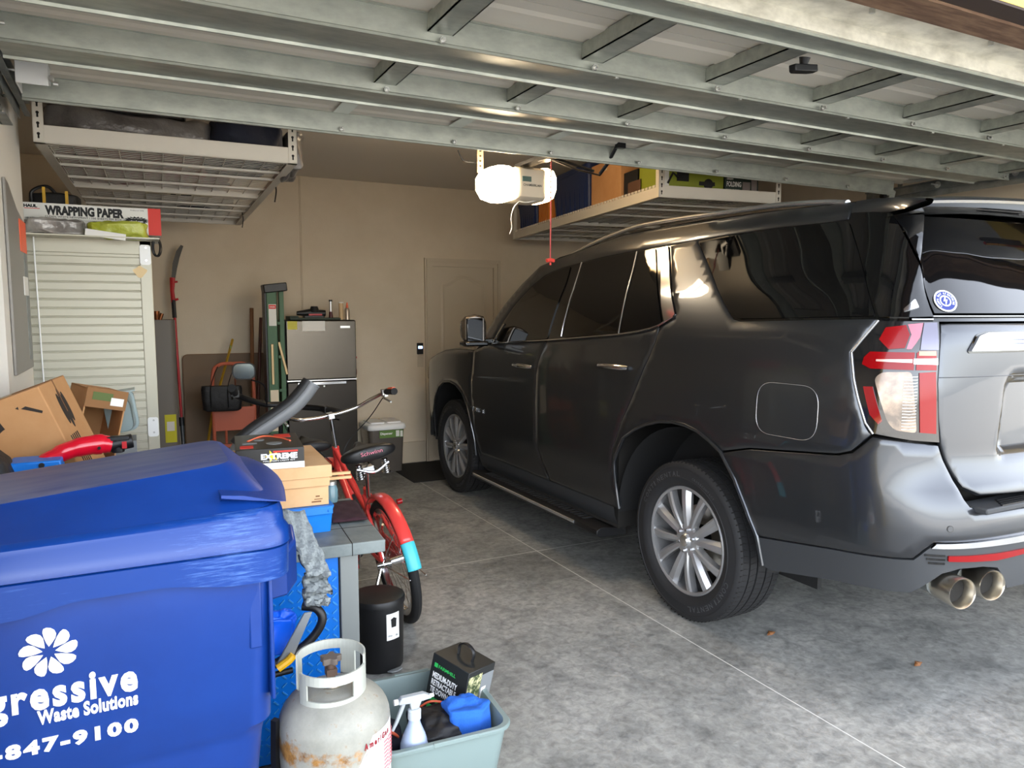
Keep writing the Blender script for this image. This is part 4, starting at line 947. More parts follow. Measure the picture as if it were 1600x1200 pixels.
for k in range(5): m.box((hw, -.10 + k * .022, -.10), (hw + .001, -.09 + k * .022, .02), BT)
build(m, 'printed_marking', PM, t)
t = thing('open_cardboard_box', 'smaller open cardboard box tipped sideways beside the large box', 'box', (-.12, 3.25, .80))
OB = M.Translation((-.17, 3.36, 1.14)) @ M.Rotation(math.radians(14), 4, 'Z') @ M.Rotation(math.radians(13), 4, 'Y')
w2 = .072
m = MB().box((-w2, .14, -.2), (w2, .146, .17), OB).box((-w2, -.14, -.2), (-w2 + .006, .146, .17), OB).box((-w2, -.14, .164), (w2, .146, .17), OB).box((w2 - .006, -.14, -.2), (w2, .146, .17), OB).box((-w2, -.14, -.2), (w2, .146, -.194), OB)
build(m, 'body', CARD, t, bevel=.0015)
build(MB().box((-w2, -.146, .10), (w2, -.14, .175), OB), 'front_flap', mat('cardboard_inner', rgb(134, 96, 60), .85), t)
build(MB().box((-.05, -.1475, .13), (.02, -.146, .16), OB), 'green_print', mat('leaf_print', rgb(84, 100, 50), .7), t); build(MB().box((.015, -.148, .115), (.06, -.1465, .145), OB), 'white_sticker', PAPERW, t)
t = thing('plastic_bin', 'small greyish clear plastic bin on its side beside cardboard boxes', 'bin', (-.05, 3.35, .80))
PB = M.Translation((-.07, 3.42, 1.185)) @ M.Rotation(math.radians(-8), 4, 'Y')
build(MB().rows([[(x, y + dy, z) for (x, z, _) in rring(0, 0, .115 * k, .165 * k, .03, 0)] for y, dy, k in ((-.02, 0, .80), (-.02, -.005, .84), (.13, 0, .98))], PB, closed=True, cap=True), 'body', mat('bin_grey', rgb(130, 146, 146), .3, coat=.3), t, sharp=40)
build(MB().rows([[(x, y, z) for (x, z, _) in rring(0, 0, .13 * k, .18 * k, .035, 0)] for y, k in ((.13, 1), (.145, 1.02), (.15, 1))], PB, closed=True, cap=True).box((-.07, .02, .086), (.075, .14, .092), PB), 'rim', mat('bin_rim', rgb(150, 164, 164), .35), t, sharp=40)
build(MB().box((-.12, 3.36, .80), (-.01, 3.52, 1.085)), 'stand_crate', GREYP, None, label='dark grey crate supporting the small plastic bin on the bench', cat='crate', loc=(-.06, 3.44, .8))
t = thing('power_tool', 'red tapered plastic tool nozzle with black handle behind cart lid', 'power tool', (-.14, 2.78, 1.1))
m = MB().tube(spline([(-.36, 2.74, 1.085), (-.27, 2.75, 1.135), (-.19, 2.76, 1.165), (-.12, 2.77, 1.172), (-.085, 2.775, 1.165)], 6), [.012] * 3 + [.018] * 3 + [.024] * 3 + [.029] * 4 + [.032] * 4 + [.034] * 3 + [.030] * 3 + [.026] * 2, 20, flat=1.0)
build(m, 'body', mat('bright_red_plastic', rgb(206, 16, 40), .25, coat=.5), t, sharp=60)
build(MB().cyl((-.118, 2.74, 1.165), (-.118, 2.73, 1.165), .005, n=10), 'vent', SLOT, t)
build(MB().tube([(-.09, 2.775, 1.165), (-.02, 2.78, 1.175)], .024, 16).cyl((-.065, 2.775, 1.14), (-.065, 2.775, 1.19), .02).box((-.10, 2.755, 1.18), (-.03, 2.79, 1.195)), 'handle', BLKP, t, bevel=.003)
build(MB().box((-.052, 2.748, 1.155), (-.038, 2.757, 1.178)), 'red_button', REDP, t)
t = thing('blue_tool_case', 'blue plastic case just showing behind cart lid at left', 'case', (-.30, 2.72, .80))
build(MB().box((-.36, 2.66, .80), (-.22, 2.78, 1.148)), 'body', BLUEB, t, bevel=.005); build(MB().cyl((-.272, 2.662, 1.136), (-.272, 2.655, 1.136), .008), 'rivet', BLKP, t)
build(MB().rows([rring(-.42, 2.66, w_, .16, .04, z) for z, w_ in ((.80, .16), (1.10, .17), (1.16, .13), (1.185, .08))], closed=True, cap=True), 'black_cover', BAGM, None, label='dark cloth covered lump beside the blue case behind cart', cat='cover', loc=(-.42, 2.66, .8))

# grey and black padded handrail arm standing behind the bench
t = thing('treadmill_handrail', 'grey and black curved padded arm rising behind the lettered box', 'handrail', (.42, 3.35, 0))
pp = spline([(.39, 3.6, 0), (.39, 3.6, .8), (.40, 3.6, .955), (.47, 3.6, 1.03), (.57, 3.6, 1.095), (.66, 3.6, 1.155), (.715, 3.6, 1.21), (.755, 3.6, 1.262)], 8)
build(MB().tube(pp, .036, 20), 'tube', mat('handrail_grey', rgb(112, 114, 116), .4), t, sharp=50)
pb = [p + V((-.016, -.0, .017)) for p in pp[18:]]
build(MB().tube(pb, .030, 16), 'black_pad', mat('pad_black', rgb(30, 30, 31), .5), t, sharp=50)
build(MB().tube([pp[-1], pp[-1] + V((.004, 0, .006))], .037, 20), 'end_cap', GREYP, t)

# ------------------------------------------------------------------ felt strap, folding saw, bag between cart and bench
def ribbon(pts, wv, mt, name, lb, cat, th_=.01, loc=None):
    P = spline(pts, 5); m = MB(); R = []
    for i, p in enumerate(P):
        R.append([tuple(p + V(wv) * (k / 8 - .5) + V((0, .006 * math.sin(k * 1.7 + i * .9), .004 * math.sin(k + i * 2)))) for k in range(9)])
    m.rows(R); o = build(m, name, mt, None, label=lb, cat=cat, loc=loc or P[-1]); q = o.modifiers.new('s', 'SOLIDIFY'); q.thickness = th_; return o
ribbon([(.432, 2.40, .97), (.448, 2.34, .90), (.462, 2.30, .86), (.475, 2.30, .82), (.482, 2.27, .79), (.478, 2.31, .765), (.484, 2.27, .74), (.474, 2.30, .72), (.478, 2.28, .70), (.474, 2.30, .68)], (.075, .0, -.012), FELT, 'felt_cloth', 'grey felt moving cloth bunched between the blue cart and workbench', 'cloth', .014, (.47, 2.3, .68))
t = thing('garden_tool', 'black curved tube handle with grey arm and yellow clip', 'tool', (.42, 2.3, .5))
build(MB().tube(spline([(.30, 2.30, .50), (.37, 2.30, .527), (.43, 2.30, .553), (.475, 2.30, .592), (.495, 2.30, .635), (.478, 2.31, .668), (.44, 2.33, .675)], 6), .014, 14), 'handle', BLKP, t)
build(MB().rows([[(x, 2.285 + d, z) for x, z in ((.345, .515), (.375, .52), (.40, .535), (.462, .668), (.436, .668))] for d in (0, .01)], closed=True, cap=True), 'arm', mat('grey_arm', rgb(118, 122, 124), .45), t, bevel=.003)
build(MB().tube([(.35, 2.275, .512), (.385, 2.275, .532), (.398, 2.275, .545)], .013, 10), 'clip', mat('clip_yellow', rgb(246, 186, 30), .4), t)
build(MB().cyl((.395, 2.28, .495), (.33, 2.28, .492), .009), 'knob', BLKP, t)
soft('blue_bag', crumple(.375, 2.38, .58, .09, .05, .12, 4, .02, fr=20), mat('blue_white_bag', rgb(10, 90, 220), .4, col2=rgb(225, 230, 240), nscale=9, nlo=.58, nhi=.62), 'bright blue and white plastic bag behind the grey tool arm', 'bag', (.375, 2.38, .5))
t = thing('low_stand', 'black strapped low wooden box stand under the propane tank', 'stand', (.47, 2.05, 0))
build(MB().box((.29, 1.86, 0), (.60, 2.22, .19)), 'body', mat('plywood', rgb(190, 160, 116), .8, col2=rgb(170, 138, 96), nscale=9), t, bevel=.004)
build(MB().tube([(.302, 2.04, .48), (.30, 2.05, .36), (.305, 2.0, .20)], .012, 4), 'strap', BLKP, t)

# ------------------------------------------------------------------ propane tank
TX, TY, TZ = .47, 2.05, .195
t = thing('propane_tank', 'off white propane tank with rust band and collar guard', 'gas cylinder', (TX, TY, TZ))
R0 = .157
prof = [(.001, .03), (.08, .03), (.13, .045), (R0 - .008, .08), (R0, .11), (R0, .245)]
for i in range(1, 11):
    a = PI / 2 * i / 10; prof.append((R0 * math.cos(a) ** .8 if i < 10 else .001, .245 + .10 * math.sin(a)))
build(MB().lathe(prof, 56, M.Translation((TX, TY, TZ))), 'body', TANK, t, sharp=50)
build(MB().lathe([(.10, 0), (.108, 0), (.105, .04), (.10, .04)], 40, M.Translation((TX, TY, TZ))), 'foot_ring', TANK, t)
build(MB().lathe([(.001, .338), (.03, .342), (.036, .350), (.03, .356), (.001, .358)], 24, M.Translation((TX - .005, TY, TZ))), 'boss', STEEL, t)
# collar: band around with openings
m = MB(); RC = .093
def cp(a, z, r): return (TX - .008 + r * math.cos(a), TY - .0 + r * math.sin(a), TZ + z)
def band(a0, a1, z0, z1, n=16):
    for i in range(n):
        b0 = math.radians(a0 + (a1 - a0) * i / n); b1 = math.radians(a0 + (a1 - a0) * (i + 1) / n)
        q = [cp(b0, z0, RC), cp(b1, z0, RC), cp(b1, z1, RC), cp(b0, z1, RC)]; p = [cp(b0, z0, RC + .005), cp(b1, z0, RC + .005), cp(b1, z1, RC + .005), cp(b0, z1, RC + .005)]
        m.add(q + p, [(3, 2, 1, 0), (4, 5, 6, 7), (0, 1, 5, 4), (2, 3, 7, 6)] + ([(0, 4, 7, 3)] if i == 0 else []) + ([(1, 2, 6, 5)] if i == n - 1 else []))
band(196, 330, .318, .340); band(196, 330, .385, .412, 16); band(196, 214, .34, .385, 4); band(296, 330, .34, .385, 6)
band(-30, 160, .410, .438, 24); band(-30, -14, .318, .41, 4); band(138, 160, .335, .41, 5); band(30, 60, .335, .41, 5)
cl = build(m, 'collar', mat('collar_enamel', rgb(176, 178, 168), .4), t)
for a in (200, 255, 312, 30, 150): build(MB().box((-.006, -.004, 0), (.006, .004, .04), M.Translation(cp(math.radians(a), .295, RC)) @ M.Rotation(math.radians(a + 90), 4, 'Z')), 'collar_foot', TANK, t)
build(MB().cyl((TX - .008, TY, TZ + .355), (TX - .008, TY, TZ + .415), .012).cbox((TX - .008, TY, TZ + .385), (.03, .03, .02)), 'valve_stem', mat('rusty_brass', rgb(112, 92, 80), .6, .5), t)
kn = []
for i in range(30):
    a = 2 * PI * i / 30; r = .026 + .006 * math.cos(5 * a); kn.append((r * math.cos(a), r * math.sin(a)))
build(MB().prism(kn, 0, .018, M.Translation((TX - .008, TY, TZ + .412))), 'valve_knob', mat('old_knob', rgb(96, 86, 78), .7), t, bevel=.002)
# label wraps round right side
m = MB(); R_ = []
for z in (.06, .10, .14, .17, .215, .243):
    a0 = -80 if z < .17 else -80 + (z - .17) * 230
    R_.append([(TX + (R0 + .001) * math.cos(math.radians(a0 + (12 - a0) * k / 16)), TY + (R0 + .001) * math.sin(math.radians(a0 + (12 - a0) * k / 16)), TZ + z) for k in range(17)])
m.rows(R_); lab = build(m, 'label', WHITE, t)
m = MB()
def onT(a, z): return M.Translation((TX + (R0 + .0018) * math.cos(a), TY + (R0 + .0018) * math.sin(a), TZ + z)) @ M.Rotation(a + PI / 2, 4, 'Z') @ M(((1, 0, 0, 0), (0, 0, -1, 0), (0, 1, 0, 0), (0, 0, 0, 1)))
word = 'AmeriGas'
adv = -74.
for i, ch in enumerate(word):
    wd = {'A': .0125, 'm': .0135, 'i': .003, 'r': .007, 'G': .013}.get(ch, .0095); hh_ = {'A': .0185, 'G': .0185, 'i': .0185}.get(ch, .0135)
    m.text(ch, wd, hh_, onT(math.radians(adv), .212), bold=.05); adv += math.degrees((wd + .0042) / R0)
build(m, 'lettering', mat('label_maroon', rgb(130, 30, 40), .5), lab)
m = MB()
for j in range(9):
    for i in range(4):
        a = math.radians(-46 + i * 11); m.box((0, 0, -.0002), (.025, .004, .0004), onT(a, .195 - j * .011))
build(m, 'red_text_lines', mat('pink_print', rgb(214, 120, 128), .6), lab)

# ------------------------------------------------------------------ black bin
t = thing('step_bin', 'round black plastic bin with lid standing by the bench leg', 'bin', (.925, 3.18, 0))
CXn, CYn = .935, 3.18
build(MB().lathe([(.001, .004), (.108, .004), (.112, .012), (.118, .30), (.001, .30)], 48, M.Translation((CXn, CYn, 0))), 'body', BLKP, t, sharp=40)
build(MB().lathe([(.119, .30), (.1235, .302), (.1235, .322), (.119, .330), (.09, .336), (.001, .338)], 48, M.Translation((CXn, CYn, 0))), 'lid', BLKP, t, sharp=40)
m = MB(); R_ = []
for z in (.155, .275):
    R_.append([(CXn + .1185 * math.cos(math.radians(-88 + 33 * k / 6)), CYn + .1185 * math.sin(math.radians(-88 + 33 * k / 6)), z) for k in range(7)])
m.rows(R_); lb = build(m, 'label', WHITE, t)
def onC(a, z): return M.Translation((CXn + .1198 * math.cos(a), CYn + .1198 * math.sin(a), z)) @ M.Rotation(a + PI / 2, 4, 'Z') @ M(((1, 0, 0, 0), (0, 0, -1, 0), (0, 1, 0, 0), (0, 0, 0, 1)))
build(MB().prism([(-.012, 0), (.012, 0), (.014, .034), (.017, .036), (.0, .045), (-.017, .036), (-.014, .034)], 0, .001, onC(math.radians(-71), .212)), 'bin_picture', BLKP, lb)
build(MB().text('30 L', .012, .008, onC(math.radians(-66), .168), bold=.03).text('STEP BIN', .02, .006, onC(math.radians(-85), .172)), 'print', GREYP, lb)
build(MB().prism([(-.04, 0), (.04, 0), (.028, .02), (0, .028), (-.028, .02)][::-1], 0, .006, M.Translation((.975, 3.07, .012)) @ M.Rotation(PI + .3, 4, 'Z')), 'pedal', GREYP, t, bevel=.002)

# ------------------------------------------------------------------ grey green tote with contents
t = thing('plastic_tote', 'open greenish grey plastic tote on the floor with cleaning things', 'tote', (.86, 2.30, 0))
TTm = M.Translation((.842, 2.30, 0)) @ M.Rotation(math.radians(-3.5), 4, 'Z')
wo, do, ho = .44, .47, .262
def tr(w_, d, r, z): return rring(0, 0, w_, d, r, z, n=6)
m = MB().rows([tr(wo - .10, do - .10, .04, .012), tr(wo - .085, do - .085, .05, .004), tr(wo - .075, do - .075, .05, .012), tr(wo - .012, do - .012, .05, ho - .03), tr(wo - .012, do - .012, .05, ho - .012), tr(wo + .018, do + .018, .06, ho - .012), tr(wo + .02, do + .02, .06, ho - .004), tr(wo + .012, do + .012, .06, ho),
              tr(wo - .02, do - .02, .05, ho), tr(wo - .028, do - .028, .045, ho - .012), tr(wo - .088, do - .088, .04, .016)], TTm, closed=True)
k = len(m.v); n_ = 28
m.f.append(tuple(range(k - n_, k)))
m.f.append(tuple(range(n_ - 1, -1, -1)))
build(m, 'body', SEALG, t, sharp=35)
build(MB().box((-.05, -do / 2 - .011, ho - .012), (.10, -do / 2 + .0, ho + .003), TTm), 'rim_lug', SEALG, t, bevel=.002); build(MB().box((-.05, do / 2 - .0, ho - .012), (.08, do / 2 + .011, ho + .003), TTm), 'rim_lug', SEALG, t, bevel=.002)
def inT(x, y, z): return TTm @ V((x, y, z))
# spray bottle
px, py, pz = .735, 2.135, .035
t = thing('spray_bottle', 'white spray bottle with grey trigger head in the tote', 'spray bottle', (px, py, pz))
SB = M.Translation((px, py, pz)) @ M.Rotation(.02, 4, 'Y')
build(MB().lathe([(.001, 0), (.042, 0), (.045, .006), (.046, .175), (.044, .205), (.035, .235), (.021, .268), (.017, .285), (.016, .30), (.001, .30)], 32, SB), 'bottle', mat('milky_plastic', rgb(168, 182, 208), .3, coat=.2), t, sharp=50)
q = build(MB().lathe([(.0165, .285), (.021, .287), (.021, .315), (.016, .32), (.001, .32)], 24, SB), 'cap', mat('grey_cap', rgb(190, 198, 204), .4), t)
GT = mat('trigger_grey', rgb(166, 172, 176), .4)
m = MB().prism([(-.055, .352), (-.045, .366), (.03, .366), (.055, .352), (.055, .345), (.02, .342), (.012, .32), (-.014, .32), (-.018, .342), (-.055, .345)], -.011, .011, SB @ M.Rotation(PI / 2, 4, 'X'))
build(m, 'trigger_head', GT, t, bevel=.003)
build(MB().tube([(-.035, 0, .345), (-.045, 0, .32), (-.06, 0, .285), (-.072, 0, .262)], [.007, .007, .006, .005], 8, m=SB), 'trigger', GT, t)
build(MB().cyl((-.055, 0, .352), (-.068, 0, .352), .009, m=SB).cyl((.05, 0, .35), (.064, 0, .35), .006, m=SB), 'nozzle', WHITE, t)
# black bag
soft('black_bag', crumple(.85, 2.215, .17, .17, .20, .19, 6, .018, fr=9), BAGM, 'shiny black crumpled bag in the tote beside the spray bottle', 'bag', (.84, 2.2, .03))
soft('black_pouch', crumple(.87, 2.15, .09, .16, .09, .12, 16, .012, fr=9), BAGM, 'black pouch under the bag at the front of the tote', 'bag', (.86, 2.14, .02))
t = thing('orange_cord', 'orange cord coiled over a dark pouch at left of tote', 'cord', (.70, 2.32, .1))
build(MB().tube(spline([(.66, 2.28, .20), (.675, 2.24, .245), (.70, 2.22, .235), (.72, 2.24, .20), (.70, 2.26, .16), (.67, 2.25, .17), (.66, 2.22, .20)], 6), .005, 8), 'cord_loop', ORANGEP, t)
build(MB().tube(spline([(.83, 2.33, .24), (.86, 2.31, .262), (.90, 2.29, .258), (.93, 2.27, .24)], 6), .004, 8), 'cord_loop', ORANGEP, t)
soft('navy_pouch', crumple(.70, 2.30, .13, .10, .16, .18, 26, .012), NAVY, 'dark navy pouch beneath orange cord at the left end of tote', 'bag', (.70, 2.3, .03))
# garden box (black, triangular top with handle)
gx = M.Translation((.965, 2.385, .105)) @ M.Rotation(math.radians(-64), 4, 'Z') @ M.Rotation(math.radians(10), 4, 'Y') @ M.Rotation(math.radians(-6), 4, 'X')
t = thing('product_carton', 'black and green product carton with carry handle in the tote', 'box', (1.0, 2.40, .04))
GB = mat('black_carton', rgb(34, 36, 36), .4)
gw, gdp, gh = .085, .075, .27
build(MB().box((-gw, -gdp, 0), (gw, gdp, gh), gx), 'body', GB, t, bevel=.002)
GF = gx @ face(0, -gdp, 0); GR = gx @ M(((0, 0, 1, gw), (1, 0, 0, 0), (0, 1, 0, 0), (0, 0, 0, 1)))
build(MB().text('MEDIUM-DUTY', .115, .022, GF @ M.Translation((-.07, .185, 0)), bold=.03).text('RETRACTABLE', .115, .022, GF @ M.Translation((-.07, .158, 0)), bold=.03).text('TIE DOWN SET', .115, .022, GF @ M.Translation((-.07, .131, 0)), bold=.03), 'lettering', WHITE, t)
build(MB().box((-.07, -gdp - .0008, .065), (.03, -gdp, .085), gx).box((-.07, -gdp - .0008, .10), (-.02, -gdp, .115), gx).box((-.07, -gdp - .0008, .225), (-.055, -gdp, .24), gx).text('FARMHILL', .08, .012, GF @ M.Translation((-.05, .226, 0)), bold=.01), 'green_print', mat('green_ink', rgb(50, 190, 90), .5), t)
PH = mat('leafy_photo', rgb(60, 74, 44), .5, col2=rgb(200, 196, 150), nscale=45, nlo=.45, nhi=.6)
build(MB().box((gw, -.07, .02), (gw + .0008, .005, .25), gx), 'photo_panel', PH, t)
build(MB().box((gw, .006, .02), (gw + .0006, .074, .24), gx), 'grey_panel', GREYP, t); build(MB().box((gw + .0006, .015, .10), (gw + .0014, .04, .19), gx), 'white_panel', PAPERW, t)
build(MB().tube(spline([(-.03, 0, gh), (-.03, 0, gh + .035), (.0, 0, gh + .05), (.035, 0, gh + .035), (.035, 0, gh)], 6), .009, 8, m=gx, flat=.35), 'carry_handle', BLKP, t)
t2 = soft('microfibre_towel', crumple(.945, 2.195, .215, .14, .12, .17, 44, .020, fr=11), mat('bright_blue_towel', rgb(36, 96, 190), .95, bump=.8, bscale=160), 'fluffy bright blue towel draped at the right end of the tote', 'towel', (1.0, 2.2, .06), sub=2)
# fallen leaves
for (x, y, lb) in ((2.764, 2.582, 'small dry brown leaf on concrete beside the rear tyre'), (3.115, 2.04, 'tiny dry leaf on concrete near the exhaust tips')):
    m = MB().add([(x - .02, y, .004), (x, y - .014, .008), (x + .026, y, .003), (x + .004, y + .015, .018), (x + .04, y + .002, .010)], [(0, 1, 3), (1, 2, 3), (2, 4, 3)])
    o = build(m, 'dry_leaf', WOODP, None, label=lb, cat='leaf', loc=(x, y, 0)); q = o.modifiers.new('s', 'SOLIDIFY'); q.thickness = .001

# ------------------------------------------------------------------ bicycles
def wheel(t, cx, r, rim, name='wheel', ns=28, tyre=.024, tmat=None, steer=M.Identity(4)):
    T = steer @ M.Translation((cx, 0, r)) @ M.Rotation(PI / 2, 4, 'X')
    w_ = build(MB().lathe([(r - tyre * 2 + .006 - .028, -.014), (r - tyre * 2 + .004, -.016), (r - tyre * 2 + .004, .016), (r - tyre * 2 + .006 - .028, .014), (r - tyre * 2 + .006 - .028, -.014)], 56, T), name, rim, t, local=True)
    pr = [(r - tyre + tyre * math.cos(a), tyre * math.sin(a)) for a in [i * PI / 6 for i in range(13)]]
    build(MB().lathe(pr, 56, T), 'tyre', tmat or BLKR, w_, local=True)
    m = MB()
    for k in range(ns):
        a = 2 * PI * k / ns; b = a + (.5 if k % 4 < 2 else -.5); s = .03 if k % 2 else -.03
        m.tube([(.022 * math.cos(b), .022 * math.sin(b), s), ((r - .07) * math.cos(a), (r - .07) * math.sin(a), 0)], .0011, 4, cap=False, m=T)
    build(m, 'spokes', CHROME, w_, local=True)
    build(MB().cyl((0, 0, -.05), (0, 0, .05), .02, m=T).cyl((0, 0, -.075), (0, 0, .075), .007, m=T), 'hub', CHROME, w_, local=True)
    return w_
def fender(t, cx, r, a0, a1, mt, name='fender', T0=M.Identity(4), wd=.036):
    m = MB(); R_ = []
    for i in range(31):
        a = math.radians(a0 + (a1 - a0) * i / 30); row = []
        for j in range(9):
            b = PI * j / 8; rr2 = r + .012 + .02 * math.sin(b); row.append((cx + rr2 * math.cos(a), wd * math.cos(b), r + rr2 * math.sin(a)))
        R_.append(row)
    m.rows(R_, T0); o = build(m, name, mt, t, local=True, sharp=60); q = o.modifiers.new('s', 'SOLIDIFY'); q.thickness = .002; return o
def cruiser():
    t = thing('bicycle', 'coral red cruiser bicycle with teal fender tip and black saddle', 'bicycle', (1.205, 3.60, 0), rot=(math.radians(0), 0, 0), local=True)
    # local frame: x forward, y left
    t.rotation_euler = (M.Rotation(math.radians(90.5), 4, 'Z') @ M.Rotation(math.radians(-9.5), 4, 'X')).to_euler()
    W = .33; WB = 1.08
    wheel(t, 0, W, CHROME, tyre=.026)
    ST = M.Translation((WB, 0, W)) @ M.Rotation(math.radians(9), 4, 'Z') @ M.Translation((-WB, 0, -W))
    wheel(t, WB, W, CHROME, tyre=.026, steer=ST)
    fender(t, 0, W, 45, 148, SALMON); fender(t, 0, W, 148, 170, TEAL, 'fender_tip'); fender(t, WB, W, 20, 150, SALMON, T0=ST)
    m = MB()
    bb = V((.44, 0, .29)); hd0 = V((.90, 0, .66)); hd1 = V((.86, 0, .80)); sc = V((.30, 0, .66))
    m.tube([hd0, hd1], .022, 14).tube([hd0, (.70, 0, .42), bb], .021, 14).tube([hd1 - V((0, 0, .02)), (.65, 0, .63), (.36, 0, .50)], .016, 12).tube([bb, sc], .017, 12)
    for s in (-1, 1):
        m.tube([bb + V((0, .03 * s, 0)), (0, .06 * s, W)], .010, 10); m.tube([sc + V((.02, .015 * s, -.04)), (.02, .06 * s, W + .02)], .010, 10)
        m.tube([sc + V((.05, .02 * s, -.16)), (.16, .05 * s, W + .25), (.0, .06 * s, W)], .008, 10)
    build(m, 'frame', SALMON, t, local=True)
    m = MB()
    for s in (-1, 1): m.tube([(WB, .055 * s, W), (WB - .05, .05 * s, W + .28), (.915, .02 * s, .645)], .012, 10, m=ST)
    m.cyl((.915, 0, .64), (.86, 0, .80), .018); build(m, 'fork', SALMON, t, local=True)
    # stem + handlebar
    HB = M.Translation((.84, 0, 0)) @ M.Rotation(math.radians(0), 4, 'Z') @ M.Translation((-.84, 0, 0))
    build(MB().cyl((.86, 0, .79), (.835, 0, 1.00), .012).cbox((.84, 0, 1.0), (.07, .04, .035)), 'stem', CHROME, t, local=True, bevel=.003)
    hb = [(.60, .335, 1.10), (.70, .325, 1.09), (.80, .27, 1.055), (.85, .18, 1.015), (.865, .07, 1.0), (.865, 0, 1.0), (.865, -.07, 1.0), (.85, -.18, 1.015), (.80, -.27, 1.055), (.70, -.325, 1.09), (.60, -.335, 1.10)]
    hbo = build(MB().tube(spline(hb, 6), .0115, 12, m=HB), 'handlebar', CHROME, t, local=True)
    for s in (-1, 1):
        g = build(MB().tube([(.69, .327 * s, 1.092), (.65, .333 * s, 1.098), (.57, .337 * s, 1.104)], [.019, .02, .021], 12, m=HB), 'grip', BLKR, t, local=True)
        build(MB().tube([(.655, .333 * s, 1.107), (.575, .337 * s, 1.116)], .014, 10, m=HB), 'grip_insert', ORANGEP, g, local=True)
        build(MB().tube([(.72, .32 * s, 1.085), (.68, .30 * s, 1.06), (.60, .30 * s, 1.055), (.55, .30 * s, 1.05)], .006, 8, m=HB).cbox((.715, .318 * s, 1.085), (.035, .03, .045), HB), 'brake_lever', ZINC, t, local=True)
        build(MB().tube(spline([(.70, .30 * s, 1.06), (.86, .24 * s, .93), (.93, .10 * s, .80), (.90, .03 * s, .70)], 6), .003, 6, m=HB), 'brake_cable', BLKP, t, local=True)
    # saddle
    m = MB(); R_ = []
    for i in range(15):
        u = i / 14; x = .055 + .30 * u
        wv = .125 * (1 - ss(.25, .75, u)) + .022; wv *= (math.sin(min(1, u / .12) * PI / 2) * .5 + .5) * (1 if u < .93 else .8)
        row = []
        for j in range(20):
            a = 2 * PI * j / 20; c, s = math.cos(a), math.sin(a)
            row.append((x, wv * math.copysign(abs(c) ** .7, c), .885 + .02 * (1 - u) * 0 + .012 * (1 - abs(2 * u - 1)) * -1 + (.042 if s > 0 else .036) * math.copysign(abs(s) ** .8, s) * (1 if u < .9 else .6) + .010 * (1 - u)))
        R_.append(row)
    m.rows(R_, closed=True, cap=True); sd_ = build(m, 'saddle', mat('saddle_vinyl', rgb(22, 22, 23), .4), t, local=True, subsurf=1)
    # lettering on the rear face of the saddle
    RF = M.Translation((.046, .058, .897)) @ M(((0, 0, -1, 0), (-1, 0, 0, 0), (0, 1, 0, 0), (0, 0, 0, 1)))
    build(MB().text('Schwinn', .115, .020, RF @ M.Rotation(0, 4, 'Z'), bold=.0, depth=.001), 'saddle_lettering', mat('pink_thread', rgb(214, 120, 140), .6), sd_, local=True)
    m = MB()
    for s in (-1, 1):
        for k in range(7): m.cyl((.09, .07 * s, .775 + k * .011), (.09, .07 * s, .782 + k * .011), .022 - k * .001, n=14)
        m.tube(spline([(.09, .07 * s, .775), (.16, .06 * s, .77), (.24, .03 * s, .80), (.32, .02 * s, .85)], 4), .0045, 8)
    m.tube(spline([(.075, -.085, .83), (.06, 0, .80), (.075, .085, .83)], 5), .008, 8); m.cbox((.20, 0, .79), (.06, .06, .03))
    build(m, 'saddle_springs', CHROME, t, local=True)
    build(MB().cyl((.20, 0, .79), (.29, 0, .60), .0125), 'seat_post', CHROME, t, local=True)
    # crank, pedals, kickstand, reflector, chain guard
    build(MB().cyl((.44, -.06, .29), (.44, .06, .29), .022).tube([(.44, .065, .29), (.52, .07, .17)], .009, 8).tube([(.44, -.065, .29), (.36, -.07, .41)], .009, 8), 'crank', CHROME, t, local=True)
    for s, x, z in ((1, .52, .17), (-1, .36, .41)):
        build(MB().box((x - .045, s * .08, z - .012), (x + .045, s * .17, z + .012)), 'pedal', mat('pedal_red', rgb(176, 40, 46), .5), t, local=True, bevel=.003)
    build(MB().rows([[(x, y, z) for x, z in ((.50, .25), (.52, .33), (.44, .38), (0.0, .36), (-.02, .33), (0, .30), (.42, .21))] for y in (-.062, -.052)], closed=True, cap=True), 'chain_guard', SALMON, t, local=True, bevel=.002)
    build(MB().tube([(.05, .06, .30), (-.02, .20, .06), (-.03, .22, .03)], .008, 8), 'kickstand', CHROME, t, local=True)
    for sgn in (1, -1): build(MB().tube([(0, .065 * sgn, .33), (-.25, .045 * sgn, .56)], .003, 6).tube([(0, .065 * sgn, .33), (-.37, .04 * sgn, .36)], .003, 6), 'fender_stay', CHROME, t, local=True)
    build(MB().cyl((-.13, -.034, .672), (-.13, -.058, .672), .014), 'reflector', LRED, t, local=True)
    build(MB().tube(spline([(.50, -.04, .62), (.30, -.06, .50), (.06, -.08, .42), (0, -.08, .36)], 6), .003, 6).tube([(.22, .045, .50), (.14, .065, .42)], .008, 8), 'rear_cable', BLKP, t, local=True)
    build(MB().cyl((-.02, .02, .33), (.0, .09, .33), .018), 'axle_nut', CHROME, t, local=True)
    return t
cruiser()
